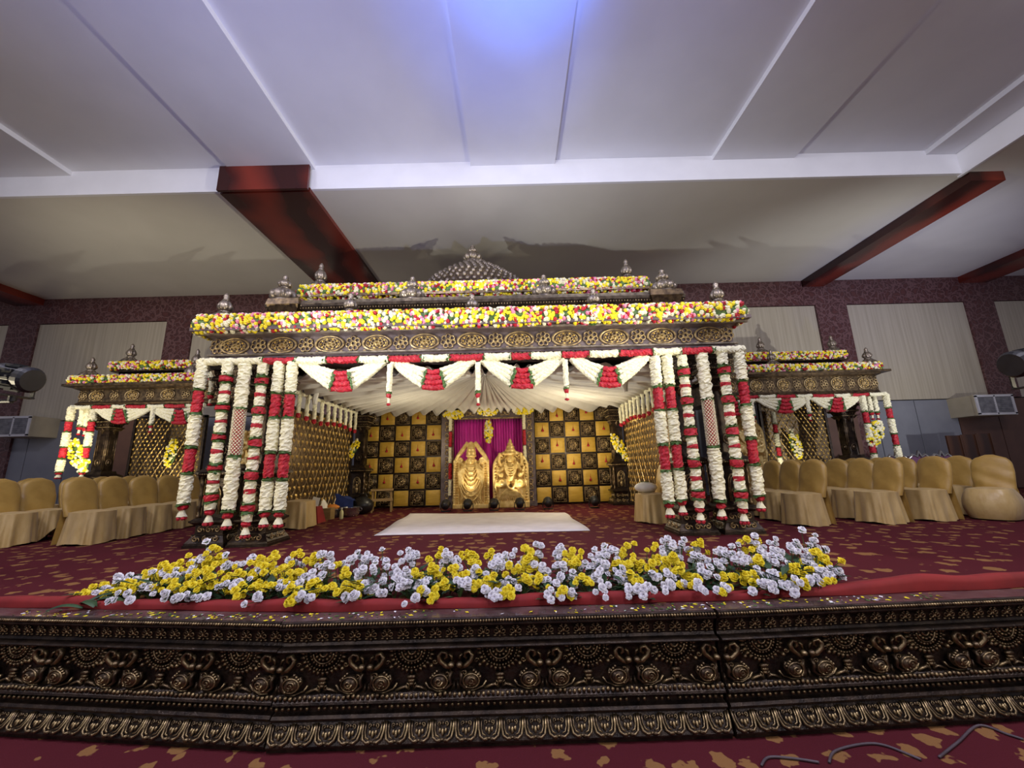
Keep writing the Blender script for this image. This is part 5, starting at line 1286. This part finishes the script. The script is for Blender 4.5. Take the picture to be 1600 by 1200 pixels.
def spray(x, y, h, kind, nb, spread, lean, form='carnation spray'):
    zone = 'at the end with the dark leaves' if x < -2.45 else 'before the dim-side columns' if x < -1.0 else 'before the white floor cloth' if x < .55 else 'before the bright-side columns' if x < 1.75 else 'at the end by the raised red cloth'
    cn = 'white' if kind == 'w' else 'yellow'
    base = Vector((x, y, .012)); t = thing('flower_spray', '%s %s, %s' % (cn, form, zone), 'flower spray', base, group='%s %s %s' % (cn, form, zone))
    st = MB()
    for i in range(nb):
        a = rnd.uniform(0, 2 * PI); r = spread * math.sqrt(rnd.random()) * (.55 if i < nb / 2 else 1)
        e = Vector((lean[0] * h + r * math.cos(a), lean[1] * h + r * math.sin(a) * .8, max(.03, h * (1 - .45 * (r / spread) ** 2) * rnd.uniform(.72, 1.14))))
        m_ = e * .5 + Vector((rnd.uniform(-.02, .02), rnd.uniform(-.02, .02), .02)); st.tube([(0, 0, 0), m_, e], .0028, 3, cap=False)
        o = put(rnd.choice(BL[kind]), 'blossom', t, e); s_ = rnd.uniform(.8, 1.2) * .92; o.scale = (s_, s_, s_)
        nd = Vector((e.x - lean[0] * h * .5, e.y - .09, .09 + .05 * rnd.random())).normalized(); o.rotation_euler = nd.to_track_quat('Z', 'Y').to_euler(); NB['n'] += 1
    st.build('stems', 'leaf', t); put(rnd.choice(LF), 'foliage', t, (rnd.uniform(-.03, .03), rnd.uniform(-.02, .02), .0), rnd.uniform(0, 6), (1.35, 1.35, 1.3 if h > .1 else .8))
XA, XZ = P(95, 930, 3.2).x, P(1335, 920, 3.2).x
N = 150
for i in range(N):
    u = (i + rnd.uniform(.1, .9)) / N; x = XA + (XZ - XA) * u
    row = i % 3; y = front_y(x) + (.36, .48, .62)[row] + rnd.uniform(-.03, .03)
    edge = min(1, max(.45, u / .10)); h = (.13, .21, .275)[row] * rnd.uniform(.85, 1.15) * edge
    # yellow runs in the left end, mixed elsewhere
    kd = 'y' if rnd.random() < (.60 if u < .30 else .40) else 'w'
    spray(x, y, h, kd, rnd.choice((7, 8, 8, 9, 10)), rnd.uniform(.085, .13), (rnd.uniform(-.2, .2), rnd.uniform(-.25, .1)), ('low front carnation spray', 'middle carnation spray', 'tall back carnation spray')[row])
for i in range(38):                           # low sprays spilling over the red cloth
    u = rnd.uniform(.02, .98); x = XA + (XZ - XA) * u; y = front_y(x) + rnd.uniform(.24, .32)
    spray(x, y, rnd.uniform(.085, .12), 'w' if rnd.random() < .75 else 'y', rnd.choice((3, 4, 5)), .075, (rnd.uniform(-.3, .3), -1.0), 'carnations spilling over the red cloth')
for i in range(5):                            # tall stems
    u = (.13, .145, .80, .905, .98)[i]; x = XA + (XZ - XA) * u
    spray(x, front_y(x) + .62, .34, 'w' if i % 2 == 0 else 'y', 5, .07, (.1, 0), 'lone high carnation stem')
q = MB()                                      # petals and leaf bits fallen on the ledge
for i in range(520):
    u = rnd.random(); 
    if .45 < u < .62 and rnd.random() < .8: continue
    x = XA - .2 + (XZ - XA + .7) * u; y = front_y(x) + rnd.uniform(.03, .15); a = rnd.uniform(0, 6); s_ = rnd.uniform(.004, .011)
    q.add([(x + s_ * 1.8 * math.cos(a), y + s_ * 1.8 * math.sin(a), .0075), (x - s_ * math.sin(a), y + s_ * math.cos(a), .010), (x - s_ * 1.8 * math.cos(a), y - s_ * 1.8 * math.sin(a), .0085), (x + s_ * math.sin(a), y - s_ * math.cos(a), .0075)], [(0, 1, 2, 3)], rnd.choice((0, 0, 1, 1, 2)))
tag(q.build('fallen_petals', ['leaf', 'petal_yellow', 'petal_cold']), 'fallen petals and leaf scraps on the stage front ledge', 'petals', kind='stuff')
# dark broad leaves at the end of the bed beside the hitched chairs
for i in range(4):
    c = P((95, 118, 140, 128)[i], (940, 945, 943, 930)[i], 3.08); q = MB(); l = .13
    q.grid(lambda u, v: (l * (u - .5) * 1.6, (v - .5) * .07 * math.sin(PI * (.1 + .8 * u)), .03 * math.sin(PI * u) - .02 * abs(v - .5)), 8, 4)
    o = q.build('broad_leaf', 'leaf_dark', None, (c.x, 3.12 + .05 * i, .03 + .01 * i), smooth=True, rz=(.3, -.4, .1, .9)[i]); tag(o, 'broad dark green leaf at the tapered end of the flower bed', 'leaf', 'broad leaves at the end of the flower bed')
